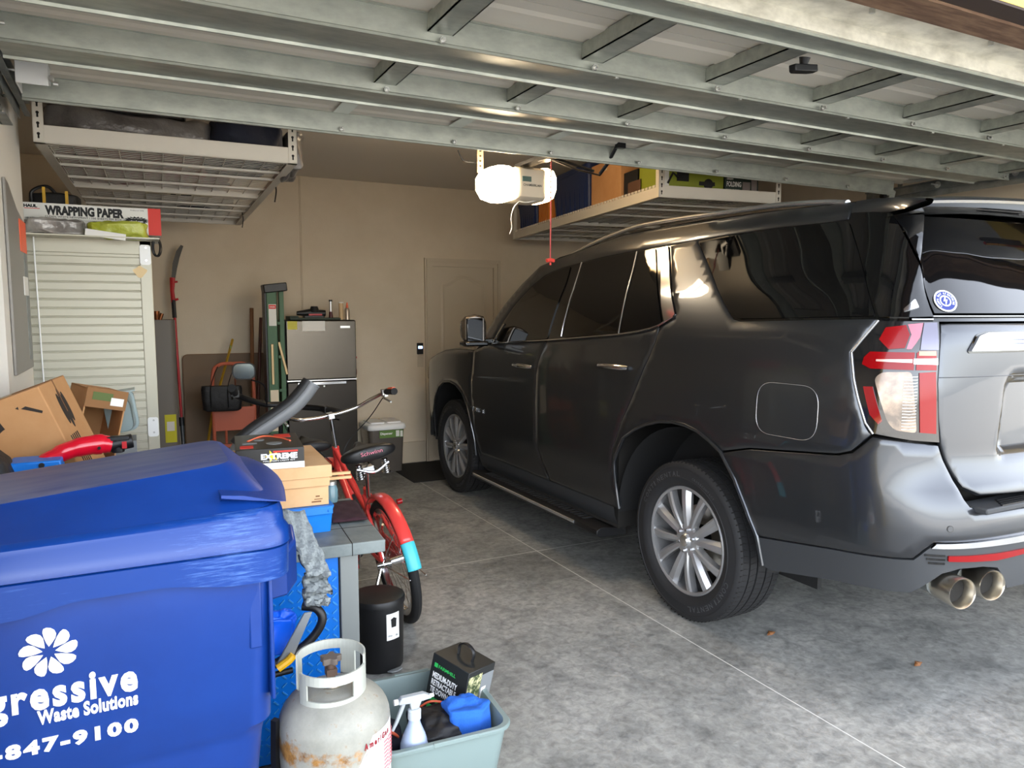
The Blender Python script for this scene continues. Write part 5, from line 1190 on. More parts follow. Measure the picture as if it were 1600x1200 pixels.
# second bicycle: black, mostly hidden behind the boxes; built in its own frame (x forward, y left)
t = thing('bicycle', 'black bicycle with a mirror standing behind the box stack', 'bicycle', (.885, 4.30, 0), local=True)
t.rotation_euler = (0, 0, math.radians(97))
BK = mat('black_bike_paint', rgb(22, 22, 24), .3, coat=.5)
wheel(t, -.22, .33, BLKM, tyre=.026, ns=20); wheel(t, .80, .33, BLKM, tyre=.026, ns=20)
m = MB().tube([(.62, 0, .62), (.59, 0, .78)], .022, 12).tube([(.62, 0, .62), (.2, 0, .28)], .02, 12).tube([(.60, 0, .74), (.12, 0, .58)], .018, 12).tube([(.2, 0, .28), (.07, 0, .68)], .017, 12)
for s in (-1, 1):
    m.tube([(.2, .03 * s, .28), (-.22, .06 * s, .33)], .01, 8).tube([(.1, .02 * s, .60), (-.22, .06 * s, .33)], .009, 8).tube([(.63, .03 * s, .60), (.80, .055 * s, .33)], .012, 8)
build(m, 'frame', BK, t, local=True)
build(MB().cyl((.59, 0, .78), (.57, 0, 1.02), .013), 'stem', BLKM, t, local=True)
hb2 = [(.40, .33, 1.13), (.50, .26, 1.09), (.56, .10, 1.03), (.56, 0, 1.02), (.56, -.10, 1.0), (.46, -.22, .99), (.36, -.27, .98)]
build(MB().tube(spline(hb2, 6), .019, 10), 'handlebar', BLKM, t, local=True)
for a, b in (((.44, .31, 1.12), (.34, .35, 1.165)), ((.42, -.25, .985), (.30, -.29, .975))):
    build(MB().tube([a, b], .024, 12), 'grip', BLKR, t, local=True); build(MB().tube([a, (V(a) + V(b)) / 2 + V((.03, 0, -.05)), V(b) + V((0, 0, -.045))], .006, 8).cbox(a, (.05, .04, .04)), 'brake_lever', BLKP, t, local=True)
build(MB().tube(spline([(.52, .10, 1.03), (.40, .14, 1.15), (.34, .19, 1.19), (.30, .245, 1.21)], 6), .005, 8), 'mirror_arm', BLKM, t, local=True)
mt_ = M.Translation((.29, .29, 1.265)) @ M.Rotation(math.radians(-97 - 12), 4, 'Z')
q = build(MB().rows([[(x, y, z) for (x, z, _) in rring(0, 0, .130 * k, .098 * k, .035 * k, 0)] for y, k in ((.03, .6), (.015, .95), (0, 1), (-.003, .98))], mt_, closed=True, cap=True), 'mirror_shell', BLKP, t, local=True, sharp=50)
build(MB().rows([[(x, y, z) for (x, z, _) in rring(0, 0, .114, .084, .03, 0)] for y in (-.0045, -.003)], mt_, closed=True, cap=True), 'mirror_glass', mat('mirror_face', rgb(190, 205, 205), .12, 1.), q, local=True)
m = MB(); R_ = []
for i in range(11):
    u = i / 10; wv = .085 * (1 - ss(.3, .8, u)) + .02
    R_.append([(-.08 + .26 * u, wv * math.cos(2 * PI * j / 16), .84 + .035 * math.sin(2 * PI * j / 16)) for j in range(16)])
build(m.rows(R_, closed=True, cap=True), 'saddle', BLKP, t, local=True, subsurf=1)
build(MB().cyl((.03, 0, .82), (.08, 0, .66), .013), 'seat_post', BLKM, t, local=True)
build(MB().cyl((.2, -.06, .28), (.2, .06, .28), .05).tube([(.2, .07, .28), (.3, .08, .16)], .009, 8), 'crank', BLKM, t, local=True)

# ------------------------------------------------------------------ the car
CARX, CARY = 3.50, 2.91
ctrl = np.array([(0, -1.32), (-.3, -1.318), (-.55, -1.305), (-.75, -1.27), (-.88, -1.205), (-.955, -1.10), (-.995, -.95), (-1.015, -.7), (-1.03, -.3), (-1.03, .5), (-1.03, 1.5), (-1.03, 2.4),
                 (-1.027, 3.0), (-1.018, 3.4), (-.99, 3.72), (-.93, 3.92), (-.82, 4.03), (-.6, 4.09), (-.3, 4.12), (0, 4.13)])
def dense_curve(c, n=40):
    P = np.vstack([2 * c[0] - c[1], c, 2 * c[-1] - c[-2]]); out = []
    for i in range(1, len(P) - 2):
        for k in range(n):
            t = k / n; p0, p1, p2, p3 = P[i - 1:i + 3]
            out.append(.5 * (2 * p1 + (p2 - p0) * t + (2 * p0 - 5 * p1 + 4 * p2 - p3) * t * t + (3 * p1 - p0 - 3 * p2 + p3) * t ** 3))
    out.append(c[-1]); return np.array(out)
PC = dense_curve(ctrl); US = np.r_[0, np.cumsum(np.hypot(*np.diff(PC, axis=0).T))]
TGT = np.gradient(PC, axis=0); TGT /= np.hypot(*TGT.T)[:, None]; NRM = np.c_[TGT[:, 1], -TGT[:, 0]]
if NRM[len(NRM) // 2, 0] > 0: NRM = -NRM
UL = float(US[-1])
ZZ = np.linspace(0, 2.4, 601)
def smooth(zs, vs, sg):
    v = np.interp(ZZ, zs, vs); k = np.exp(-.5 * (np.arange(-30, 31) * .004 / sg) ** 2); k /= k.sum()
    return np.convolve(np.pad(v, 30, mode='edge'), k, mode='valid')
AS = smooth([.2, .3, .45, .6, .68, .8, 1.0, 1.15, 1.28, 1.34, 1.42, 1.5, 1.58, 1.7, 1.85, 1.95, 2.0, 2.05, 2.09, 2.12, 2.14], [.07, .05, .030, .018, .004, 0, 0, .004, .010, .018, .034, .052, .078, .12, .185, .222, .238, .262, .292, .33, .38], .014)
RR = smooth([.2, .4, .55, .8, .9, .97, 1.05, 1.3, 1.5, 1.58, 1.7, 1.85, 2.0, 2.1], [.10, .04, .0, .0, .02, .06, .08, .09, .10, .12, .18, .26, .34, .40], .012)
def surf(u, z, off=0.):
    sx = 1
    if u < 0: u = -u; sx = -1
    if u > UL: u = 2 * UL - u; sx = -1
    x = np.interp(u, US, PC[:, 0]); y = np.interp(u, US, PC[:, 1]); nx = np.interp(u, US, NRM[:, 0]); ny = np.interp(u, US, NRM[:, 1])
    a = np.interp(z, ZZ, AS); r = np.interp(z, ZZ, RR)
    d = a * abs(nx) ** 1.5 + (r if y < 1 else a) * abs(ny) ** 1.5 - off
    # recess for the plate in the tailgate
    if y < 0 and z < 1.5:
        k = ss(.50, .46, u - (z - 1.0) * -.22) if False else (1 - ss(.40, .47, u - (1.36 - z) * .18)) * ss(1.035, 1.075, z) * (1 - ss(1.335, 1.36, z))
        y += .045 * k
    return V((sx * (x - nx * d), y - ny * d, z))
def snorm(u, z):
    a = surf(u + .004, z) - surf(u - .004, z); b = surf(u, z + .004) - surf(u, z - .004)
    n = b.cross(a).normalized()
    return n
def inset(P, g):
    n = len(P); A = sum(P[i][0] * P[(i + 1) % n][1] - P[(i + 1) % n][0] * P[i][1] for i in range(n)); s = 1 if A > 0 else -1; out = []
    for i in range(n):
        a = V(P[i - 1]); b = V(P[i]); c = V(P[(i + 1) % n])
        d1 = (b - a).normalized(); d2 = (c - b).normalized(); n1 = V((-d1.y, d1.x)) * s; n2 = V((-d2.y, d2.x)) * s
        q = (n1 + n2); q = q.normalized() if q.length > .2 else n1
        k = 1 / max(.5, q.dot(n1)); out.append(tuple(b + q * g * k))
    return out
def chaikin(P, it=2, w_=.25):
    for _ in range(it):
        Q = []
        for i in range(len(P)):
            a = V(P[i]); b = V(P[(i + 1) % len(P)]); Q += [tuple(a.lerp(b, w_)), tuple(a.lerp(b, 1 - w_))]
        P = Q
    return P
def corner(P, r, n=4):
    out = []
    for i in range(len(P)):
        a = V(P[i - 1]); b = V(P[i]); c = V(P[(i + 1) % len(P)])
        d1 = (a - b); d2 = (c - b); k1 = min(r, d1.length * .45); k2 = min(r, d2.length * .45)
        ang = d1.angle(d2)
        if ang > math.radians(160): out.append(tuple(b)); continue
        p0 = b + d1.normalized() * k1; p2 = b + d2.normalized() * k2
        for j in range(n + 1):
            t = j / n; out.append(tuple((1 - t) ** 2 * p0 + 2 * t * (1 - t) * b + t * t * p2))
    return out
car = thing('car', 'dark grey metallic large sport utility vehicle parked nose in', 'car', (CARX, CARY, 0), local=True)
def patch(P, name, mt, parent=car, off=0., gap=.0022, thick=.018, h=.04, fn=None, label=None, sharp=50, flip=False):
    if flip: P = [(-u, z) for u, z in P]
    soft_ = .005 if mt is PAINT and gap else 0
    if gap: P = inset(P, gap + soft_)
    Q = []
    for i in range(len(P)):
        a = V(P[i]); b = V(P[(i + 1) % len(P)]); k = max(1, int(math.ceil((b - a).length / h)))
        for j in range(k): Q.append(a.lerp(b, j / k))
    A = np.array([tuple(q) for q in Q]); B = np.roll(A, -1, axis=0)
    gu = np.arange(A[:, 0].min() + h * .5, A[:, 0].max(), h); gz = np.arange(A[:, 1].min() + h * .5, A[:, 1].max(), h)
    G = np.array([(a, b) for a in gu for b in gz]) if len(gu) and len(gz) else np.zeros((0, 2))
    if len(G):
        x, y = G[:, 0][:, None], G[:, 1][:, None]
        cond = (A[:, 1] > y) != (B[:, 1] > y)
        with np.errstate(divide='ignore', invalid='ignore'):
            xi = (B[:, 0] - A[:, 0]) * (y - A[:, 1]) / (B[:, 1] - A[:, 1]) + A[:, 0]
        ins = (np.sum(cond & (x < xi), axis=1) % 2) == 1
        ab = B - A; L2 = (ab ** 2).sum(1) + 1e-12
        t = np.clip(((x - A[:, 0]) * ab[:, 0] + (y - A[:, 1]) * ab[:, 1]) / L2, 0, 1)
        dd = np.hypot(x - A[:, 0] - t * ab[:, 0], y - A[:, 1] - t * ab[:, 1]).min(1)
        G = G[ins & (dd > h * .45)]
    pts = [V(q) for q in Q] + [V(g) for g in G]; n = len(Q)
    vv, ee, ff, ov, oe, of = delaunay_2d_cdt(pts, [], [list(range(n))], 1, 1e-6)
    if ff:
        a, b, c = [V(vv[i]) for i in ff[0][:3]]
        ccw = (b - a).cross(c - a) > 0
    m = MB(); m.keep = True
    for p in vv:
        o_ = off + (fn(p[0], p[1]) if fn else 0); s = surf(p[0], p[1])
        m.v.append(tuple(s + snorm(p[0], p[1]) * o_) if o_ else tuple(s))
    m.f = [tuple(reversed(f)) if ccw else tuple(f) for f in ff]
    # rounded hem, then the skirt
    from collections import Counter
    cnt = Counter(); 
    for f in m.f:
        for i in range(len(f)): cnt[(f[i], f[(i + 1) % len(f)])] += 1
    bnd = [e for e in cnt if (e[1], e[0]) not in cnt]; outd = {}
    for (a, b) in bnd:
        t = V(vv[b]) - V(vv[a]); t.normalize(); n2 = V((t.y, -t.x))
        if ccw: n2 = -n2          # faces were reversed
        for k in (a, b): outd[k] = outd.get(k, V((0, 0))) + n2
    hem = {}; inner = {}
    for (a, b) in bnd:
        for k in (a, b):
            if k not in inner:
                p = V(vv[k]); nn = snorm(p[0], p[1]); base = V(m.v[k])
                if soft_:
                    q = p + outd[k].normalized() * soft_; s3 = surf(q[0], q[1]) + (base - surf(p[0], p[1])) - nn * soft_ * .8
                    hem[k] = len(m.v); m.v.append(tuple(s3)); inner[k] = len(m.v); m.v.append(tuple(s3 - nn * thick))
                else:
                    inner[k] = len(m.v); m.v.append(tuple(base - nn * thick))
        if soft_:
            m.f.append((b, a, hem[a], hem[b])); m.f.append((hem[b], hem[a], inner[a], inner[b]))
        else: m.f.append((b, a, inner[a], inner[b]))
    return build(m, name, mt, parent, sharp=sharp, label=label, local=True)
def both(P, name, mt, **k):
    return patch(P, name, mt, **k), patch(P, name, mt, flip=True, **k)
# arches
RH, FH = (2.18, .42), (5.30, .42)
archR = [(2.745, .455), (2.765, .60), (2.76, .741), (2.671, .888), (2.56, .955), (2.465, .995), (2.35, 1.028), (2.244, 1.040), (2.14, 1.038), (2.041, 1.019), (1.955, .985), (1.881, .945), (1.78, .827), (1.708, .703), (1.655, .587), (1.628, .457)]
archF = [(4.80, .42), (4.805, .55), (4.84, .70), (4.91, .83), (5.02, .93), (5.15, .985), (5.30, 1.0), (5.45, .985), (5.58, .93), (5.69, .83), (5.76, .70), (5.795, .55), (5.80, .40)]
seam1 = [(4.79, 1.262), (4.80, 1.20), (4.83, 1.02), (4.80, .72), (4.77, .55), (4.69, .45)]
seam2 = [(3.61, 1.422), (3.64, 1.37), (3.69, 1.27), (3.713, 1.18), (3.719, .977), (3.712, .706), (3.65, .56), (3.56, .45)]
seam3 = [(2.436, 1.535), (2.445, 1.45), (2.479, 1.354), (2.587, 1.151), (2.70, .97), (2.78, .80), (2.79, .66), (2.745, .50), (2.73, .45)]
belt = [(4.79, 1.30), (4.533, 1.357), (4.1, 1.388), (3.609, 1.417), (3.2, 1.447), (2.792, 1.478), (2.6, 1.500), (2.5, 1.518), (2.436, 1.535), (2.334, 1.584)]
hood = [(4.79, 1.30), (5.1, 1.296), (5.4, 1.275), (5.62, 1.232), (5.85, 1.175), (6.05, 1.12), (6.2, 1.08)]
def rev(l): return list(reversed(l))
# front fender
P = [seam1[0]] + seam1[1:] + [(4.72, .40)] + archF[1:-1] + [(5.80, .45), (5.95, .48), (6.0, 1.03), (6.05, 1.12)] + rev(hood)[2:]
P[-1] = (4.79, 1.30)
both(corner(P, .01, 2), 'front_fender', PAINT)
# doors
Pf = rev([b for b in belt if 3.609 <= b[0] <= 4.79]) ; Pf = [b for b in belt[:4]]
P = Pf + seam2[1:] + rev(seam1)[:-1]
dl, dr_ = both(corner(P, .012, 2), 'front_door', PAINT)
P = belt[3:9] + seam3[1:] + rev(seam2)[:-1]
rl_, rr2_ = both(corner(P, .012, 2), 'rear_door', PAINT)
# quarter panel
tailL = [(1.114, 1.132), (1.143, 1.174), (1.175, 1.26), (1.205, 1.345), (1.232, 1.447), (1.145, 1.574)]
roofz = 2.045
P = [(2.436, 1.535)] + seam3[1:7] + [(2.77, .60)] + archR[2:12] + [(1.70, .990), (1.564, 1.004), (1.40, 1.022), (1.25, 1.038), (1.19, 1.058), (1.114, 1.132)] + tailL[1:] + [(1.15, 1.584), (1.50, 1.576), (1.857, 1.568), (1.90, 1.578), (1.929, 1.601), (2.0, 1.66), (2.087, 1.741), (2.2, 1.85), (2.34, 1.98), (2.34, 1.995), (2.574, 1.982), (2.50, 1.85), (2.42, 1.72), (2.33, 1.60), (2.334, 1.584)]
both(P, 'quarter_panel', PAINT)
# dark inner structure
P = [(1.0, 1.56), (1.9, 1.54), (2.33, 1.50), (3.6, 1.38), (4.5, 1.33), (4.72, 1.29), (4.60, 1.44), (4.40, 1.66), (4.22, 1.82), (4.03, 1.945), (3.80, 2.0), (3.5, 2.03), (3.0, 2.04), (2.2, 2.045), (1.5, 2.045), (1.22, 2.04)]
both(P, 'greenhouse_frame', GLOSSB, off=-.006, gap=0)
# window glass
P = [(4.40, 1.374), (4.33, 1.50), (4.242, 1.633), (4.15, 1.72), (4.046, 1.801), (3.92, 1.862), (3.822, 1.889), (3.70, 1.912), (3.60, 1.925), (3.585, 1.80), (3.60, 1.60), (3.609, 1.427), (4.0, 1.400)]
both(corner(P, .02), 'front_window', GLASS, thick=.004)
P = [(3.41, 1.442), (3.43, 1.70), (3.454, 1.935), (3.2, 1.955), (2.877, 1.968), (2.84, 1.75), (2.80, 1.484), (3.1, 1.463)]
both(corner(P, .02), 'rear_window', GLASS, thick=.004)
P = [(2.785, 1.487), (2.82, 1.75), (2.855, 1.968), (2.70, 1.978), (2.60, 1.80), (2.50, 1.66), (2.422, 1.545), (2.52, 1.520), (2.65, 1.500)]
both(corner(P, .015), 'fixed_window', GLASS, thick=.004)
P = [(2.335, 1.978), (2.131, 1.990), (1.75, 1.996), (1.410, 1.996), (1.27, 1.78), (1.158, 1.592), (1.5, 1.583), (1.857, 1.575), (1.90, 1.584), (1.929, 1.605), (2.0, 1.665), (2.087, 1.745), (2.2, 1.85)]
both(corner(P, .02), 'quarter_window', GLASS, thick=.004)
# chrome pillar and brightwork
P = [(2.66, 1.975), (2.585, 1.980), (2.50, 1.83), (2.42, 1.71), (2.335, 1.600), (2.345, 1.575), (2.405, 1.552), (2.47, 1.64), (2.56, 1.80)]
both(P, 'chrome_pillar', CHROME, off=.003)
def trimline(pts, r, mt, name, parent=car, off=.004, fl=(1, -1), n=8):
    for s in fl:
        Pn = []
        for i in range(len(pts) - 1):
            for k in range(n): Pn.append((V(pts[i]).lerp(V(pts[i + 1]), k / n)))
        Pn.append(V(pts[-1]))
        build(MB().tube([surf(s * p[0], p[1], 0) + snorm(s * p[0], p[1]) * off for p in Pn], r, 8), name, mt, parent, local=True)
trimline(rev(belt[1:]) , .0065, CHROME, 'belt_moulding', off=.006)
trimline([(3.43, 1.45), (3.465, 1.94)], .005, CHROME, 'pillar_trim', off=.003); trimline([(2.792, 1.485), (2.868, 1.968)], .005, CHROME, 'pillar_trim', off=.003)
trimline([(4.43, 1.372), (4.30, 1.52)], .007, CHROME, 'mirror_trim', off=.004)
# roof side rail (painted) above the windows
P = [(4.735, 1.295), (4.62, 1.44), (4.42, 1.665), (4.24, 1.83), (4.05, 1.950), (3.85, 1.985), (3.67, 2.008), (3.41, 2.050), (3.14, 2.090), (2.77, 2.110), (2.40, 2.106), (1.92, 2.097), (1.53, 2.083), (1.413, 2.080), (1.412, 2.0), (1.75, 2.003), (2.131, 1.998), (2.34, 1.990), (2.6, 1.982), (2.877, 1.975), (3.2, 1.963), (3.47, 1.942), (3.70, 1.922), (3.83, 1.900), (3.93, 1.875), (4.055, 1.815), (4.165, 1.735), (4.27, 1.645), (4.38, 1.51), (4.47, 1.37), (4.56, 1.355), (4.72, 1.31)]
both(P, 'roof_side', PAINT, gap=.001)
# rear pillar black glass
P = [(1.405, 1.992), (1.402, 2.030), (1.30, 2.022), (1.205, 2.008), (1.122, 1.917), (1.017, 1.82), (.926, 1.734), (.890, 1.66), (.858, 1.588), (1.0, 1.586), (1.145, 1.586), (1.26, 1.78)]
both(P, 'rear_pillar_glass', GLOSSB, off=.001)
P = [(1.04, 1.625), (1.005, 1.645), (.985, 1.605), (1.05, 1.598)]
both(corner([(1.045, 1.618), (.995, 1.660), (.965, 1.622), (1.04, 1.606)], .01), 'rear_emblem', CHROME, off=.006, thick=.006)
trimline([(1.0, 1.578), (.87, 1.578)], .004, CHROME, 'lamp_trim')
# tail lamp
tl = [(1.140, 1.574), (1.226, 1.447), (1.199, 1.345), (1.170, 1.262), (1.138, 1.178), (1.107, 1.138), (.97, 1.122), (.838, 1.113), (.848, 1.20), (.858, 1.337), (.846, 1.46), (.833, 1.572)]
TLB = mat('lamp_housing', rgb(20, 20, 22), .12, coat=.8)
for fl in (False, True):
    h_ = patch(tl, 'tail_lamp', TLB, off=.004, thick=.05, flip=fl)
    def sub(P, n_, mt, o=.008, g=.002): return patch(P, n_, mt, parent=h_, off=o, thick=.010, gap=g, flip=fl, h=.03)
    sub([(1.105, 1.548), (1.02, 1.558), (1.00, 1.52), (1.015, 1.468), (1.08, 1.462), (1.124, 1.50)], 'red_lens', LRED)
    sub([(1.018, 1.56), (.94, 1.566), (.955, 1.51), (.99, 1.464), (1.013, 1.464), (.998, 1.52)], 'pale_red_lens', LPINK)
    sub([(.938, 1.566), (.848, 1.568), (.852, 1.462), (.955, 1.462), (.95, 1.51)], 'clear_lens', mat('pale_lens', rgb(96, 94, 108), .14, .5, coat=.4))
    sub([(1.172, 1.432), (1.15, 1.455), (.975, 1.456), (.975, 1.386), (1.14, 1.386), (1.176, 1.402)], 'red_lens', LRED)
    sub([(.97, 1.456), (.865, 1.458), (.865, 1.385), (.97, 1.386)], 'red_lens', LRED, .0085)
    sub([(1.12, 1.424), (.985, 1.428), (.985, 1.414), (1.12, 1.416)], 'reflector_bar', mat('pale_bar', rgb(214, 170, 160), .2, .3), .0115, 0)
    sub([(.98, 1.430), (.862, 1.432), (.862, 1.408), (.98, 1.410)], 'bright_bar', mat('bright_bar', rgb(236, 226, 222), .15, .5), .012, 0)
    sub([(.96, 1.458), (.87, 1.459), (.87, 1.442), (.96, 1.442)], 'amber_lens', LORG, .0105, 0)
    w2_ = sub(corner([(1.121, 1.352), (1.095, 1.378), (.982, 1.384), (.965, 1.27), (.951, 1.150), (1.035, 1.158), (1.062, 1.19)], .02), 'reverse_lens', LCLR)
    m = MB()
    for i in range(18):
        z = 1.165 + i * .0115; a = 1.005 + .0; s = -1 if fl else 1
        m.tube([surf(s * .962, z + .003) + snorm(s * .962, z) * .0125, surf(s * .985, z) + snorm(s * .985, z) * .0125, surf(s * (1.01), z) + snorm(s * 1.01, z) * .0125], .0018, 5)
    build(m, 'lens_flute', CHROME, w2_, local=True)
    sub([(.956, 1.380), (.868, 1.384), (.860, 1.146), (.942, 1.152)], 'red_lens', LRED)
    sub([(1.160, 1.320), (1.120, 1.322), (1.075, 1.190), (1.090, 1.174), (1.125, 1.21)], 'red_lens', LREDD)
    trimline(tl[:6], .004, SATIN, 'lamp_edge_highlight', fl=(-1 if fl else 1,), off=.006)  # bright tube stands in for the highlight on the body edge
# tailgate
gs = [(.0, .905), (.36, .905), (.66, .915), (.735, .945), (.775, 1.0), (.804, 1.051), (.828, 1.106), (.845, 1.20), (.853, 1.337), (.842, 1.46), (.828, 1.566)]
P = gs[1:] + [(-u, z) for u, z in rev(gs)[:-1]] + [gs[0]]
tg_ = patch(P, 'tailgate', PAINT, h=.025)
gg = [(.852, 1.600), (.885, 1.67), (.920, 1.737), (1.01, 1.825), (1.115, 1.92), (1.20, 1.995)]
P = gg + [(-u, z) for u, z in rev(gg)]
gl_ = patch(P, 'rear_glass', GLASS, off=.002, thick=.004)
patch([(.862, 1.572), (.862, 1.596), (-.862, 1.596), (-.862, 1.572)], 'glass_channel', GLOSSB, off=-.008)
trimline([(.862, 1.592), (-.0, 1.592), (-.862, 1.592)], .0025, CHROME, 'glass_edge', fl=(1,), off=.0, n=24)
P = corner([(.690, 1.456), (.640, 1.515), (.585, 1.528), (-.585, 1.528), (-.640, 1.515), (-.690, 1.456)], .012)
cb = patch(P, 'chrome_bar', CHROME, off=.014, thick=.02)
patch(inset(P, -.008), 'bar_surround', GLOSSB, off=.003, thick=.01)
patch([(.47, 1.500), (-.47, 1.500), (-.47, 1.496), (.47, 1.496)], 'bar_groove', mat('groove_blue', rgb(60, 70, 100), .4), parent=cb, off=.0148, gap=0)
patch([(.475, 1.486), (-.475, 1.486), (-.475, 1.482), (.475, 1.482)], 'bar_groove', bpy.data.materials['groove_blue'], parent=cb, off=.0148, gap=0)
patch(corner([(.16, 1.11), (.16, 1.27), (-.16, 1.27), (-.16, 1.11)], .015), 'license_plate', WHITE, off=.006, thick=.004)
trimline([(.845, 1.36), (0, 1.36), (-.845, 1.36)], .0016, GLOSSB, 'crease_line', fl=(1,), off=.0, n=24)
# bumper
bt_ = [(1.881, .940), (1.70, .986), (1.564, 1.000), (1.40, 1.018), (1.25, 1.033), (1.185, 1.054), (1.110, 1.128), (.97, 1.116), (.838, 1.106), (.812, 1.051), (.784, 1.0), (.757, .945), (.745, .905), (.723, .876), (.685, .864), (.44, .852), (0, .850)]
bb_ = [(0, .742), (.445, .742), (.872, .742), (.90, .719), (.941, .674), (1.0, .667), (1.255, .642), (1.45, .615), (1.66, .587), (1.708, .703), (1.78, .827)]
P = bt_[:-1] + [(-u, z) for u, z in rev(bt_)] + [(-u, z) for u, z in rev(bb_)] + bb_[1:]
bmp = patch(P, 'rear_bumper', PAINT)
cb_ = [(0, .533), (.522, .537), (.560, .60), (.585, .628), (.66, .640), (.768, .640), (.835, .622), (.901, .568), (.943, .536), (.988, .53), (1.256, .505), (1.584, .446), (1.628, .457)]
P = [(-u, z) for u, z in rev(cb_)] + cb_[1:] + [(1.655, .585)] + [(1.45, .613), (1.255, .640), (1.0, .665), (.941, .672), (.90, .714), (.872, .737), (.445, .737), (0, .737), (-.445, .737), (-.872, .737), (-.90, .714), (-.941, .672), (-1.0, .665), (-1.255, .640), (-1.45, .613), (-1.655, .585)]
patch(P, 'lower_bumper', CLAD, off=-.002, thick=.06)
P = [(.888, .722), (.868, .744), (.445, .748), (-.445, .748), (-.868, .744), (-.888, .722), (-.445, .718), (.445, .718)]
patch(P, 'bumper_chrome_strip', CHROME, off=.008, thick=.015)
for fl in (False, True):
    patch(corner([(.822, .697), (.822, .672), (.60, .660), (.43, .668), (.425, .692), (.60, .692)], .006), 'rear_reflector', LRED, off=.006, thick=.008, flip=fl)
    for z in (.700, .685, .670):
        patch([(.905 - (.70 - z) * .5, z), (.905 - (.70 - z) * .5, z - .008), (.83, z - .010), (.83, z - .002)], 'bumper_slot', GLOSSB, off=.002, thick=.004, flip=fl, gap=0)
    s = -1 if fl else 1
    c_ = surf(s * .817, .798); n__ = snorm(s * .817, .798)
    build(MB().cyl(c_ - n__ * .004, c_ + n__ * .0015, .0105), 'parking_sensor', PAINT, car, local=True)
    build(MB().cyl(c_ - n__ * .004, c_ + n__ * .0006, .0125), 'sensor_ring', GLOSSB, car, local=True)
P = [(.70, .868), (.728, .900), (-.728, .900), (-.70, .868)]
sp_ = build(MB().box((-.70, -1.315, .852), (.70, -1.20, .876)), 'step_pad', CLAD, car, bevel=.006, local=True)
m = MB()
for i in range(4): m.box((-.60 + i * .02, -1.312 + i * .018, .876), (.60 - i * .02, -1.303 + i * .018, .881))
build(m, 'step_rib', BLKP, sp_, local=True)
# exhausts
for sx in (-1, 1):
    for xx in (.80, .615):
        x = sx * xx; 
        m = MB().lathe([(.052, .16), (.056, .08), (.060, .0), (.058, -.004), (.052, .004), (.050, .09)], 36, M.Translation((x, -1.30, .565)) @ M.Rotation(math.radians(-90 + 0), 4, 'X') @ M.Rotation(sx * -.25, 4, 'Y'))
        e_ = build(m, 'exhaust_tip', STEEL, car, local=True, sharp=60)
        build(MB().lathe([(.001, .045), (.0505, .045)], 24, M.Translation((x, -1.30, .565)) @ M.Rotation(math.radians(-90 + 0), 4, 'X') @ M.Rotation(sx * -.25, 4, 'Y')), 'tip_bore_shade', SLOT, e_, local=True)  # dark disc stands in for the shade inside the pipe
        build(MB().tube([(x, -1.20, .565), (x * .85, -.9, .55)], .04, 16), 'exhaust_pipe', GALVD, e_, local=True)
build(MB().box((-.62, -1.0, .56), (.62, -.72, .66)), 'muffler', GALVD, car, bevel=.04, local=True)
# sills and running boards
for sx in (-1, 1):
    s = -sx
    m = MB().rows([[surf(s * u, z, o) for u in np.linspace(2.80, 4.74, 30)] for z, o in ((.452, -.004), (.40, -.006), (.34, -.02), (.30, -.07))])
    build(m, 'rocker_panel', CLAD, car, local=True)
    m = MB().rows([[(sx * x, y, z) for x, z in ((-.86, .30), (-1.045, .315), (-1.075, .300), (-1.078, .275), (-1.05, .255), (-.86, .25))] for y in (.72, .80, 2.50, 2.58)], closed=True, cap=True)
    rb = build(m, 'running_board', BLKP, car, bevel=.004, local=True)
    build(MB().rows([[(sx * x, y, z) for x, z in ((-1.0755, .302), (-1.082, .298), (-1.082, .284), (-1.077, .280))] for y in (.98, 2.54)], closed=True, cap=True), 'step_trim', SATIN, rb, local=True)
    m = MB()
    for i in range(30): m.box(sorted((sx * -1.03, sx * -.93)) [0:1] + [.95 + i * .05, .313] if False else (min(sx * -1.03, sx * -.93), .95 + i * .05, .310), (max(sx * -1.03, sx * -.93), .97 + i * .05, .318))
    build(m, 'tread_rib', BLKR, rb, local=True)
    # wheel wells
    for cy in (.04, 3.15):
        m = MB().lathe([(.60, 0), (.60, .36), (.001, .36)], 30, M(((0, 0, -sx * -1 * 1.0 if False else -sx * -1.0, sx * -.985 if False else 0), (1, 0, 0, cy), (0, 1, 0, .43), (0, 0, 0, 1))) , 0, PI) if False else MB()
        R_ = []
        for dx, r in ((-.99, .585), (-.66, .585), (-.66, .3), (-.66, .02)):
            R_.append([(sx * dx, cy + r * math.cos(a), .43 + r * math.sin(a)) for a in [PI * i / 24 for i in range(25)]])
        m.rows(R_); m.box((min(sx * -.67, sx * -.64), cy - .585, .30), (max(sx * -.67, sx * -.64), cy + .585, .45))
        build(m, 'wheel_well', BLKR, car, local=True, sharp=60)
trimline(archR, .010, PAINT, 'arch_lip', off=-.002, n=4); trimline(archF[:], .010, PAINT, 'arch_lip', off=-.002, n=4)
# dark inner body behind the panel gaps
m = MB().box((-.965, .66, .32), (.965, 2.52, 1.28)).box((-.90, -1.12, .62), (.90, -.60, 1.12)).box((-.70, -1.08, .88), (.70, -.6, 1.5)).box((-.94, -.9, 1.06), (.94, 3.3, 1.26)).box((-.55, -.40, .46), (.55, 3.9, .8)).box((-.9, 3.75, .4), (.9, 3.98, 1.0))
build(m, 'inner_body', SLOT, car, local=True)
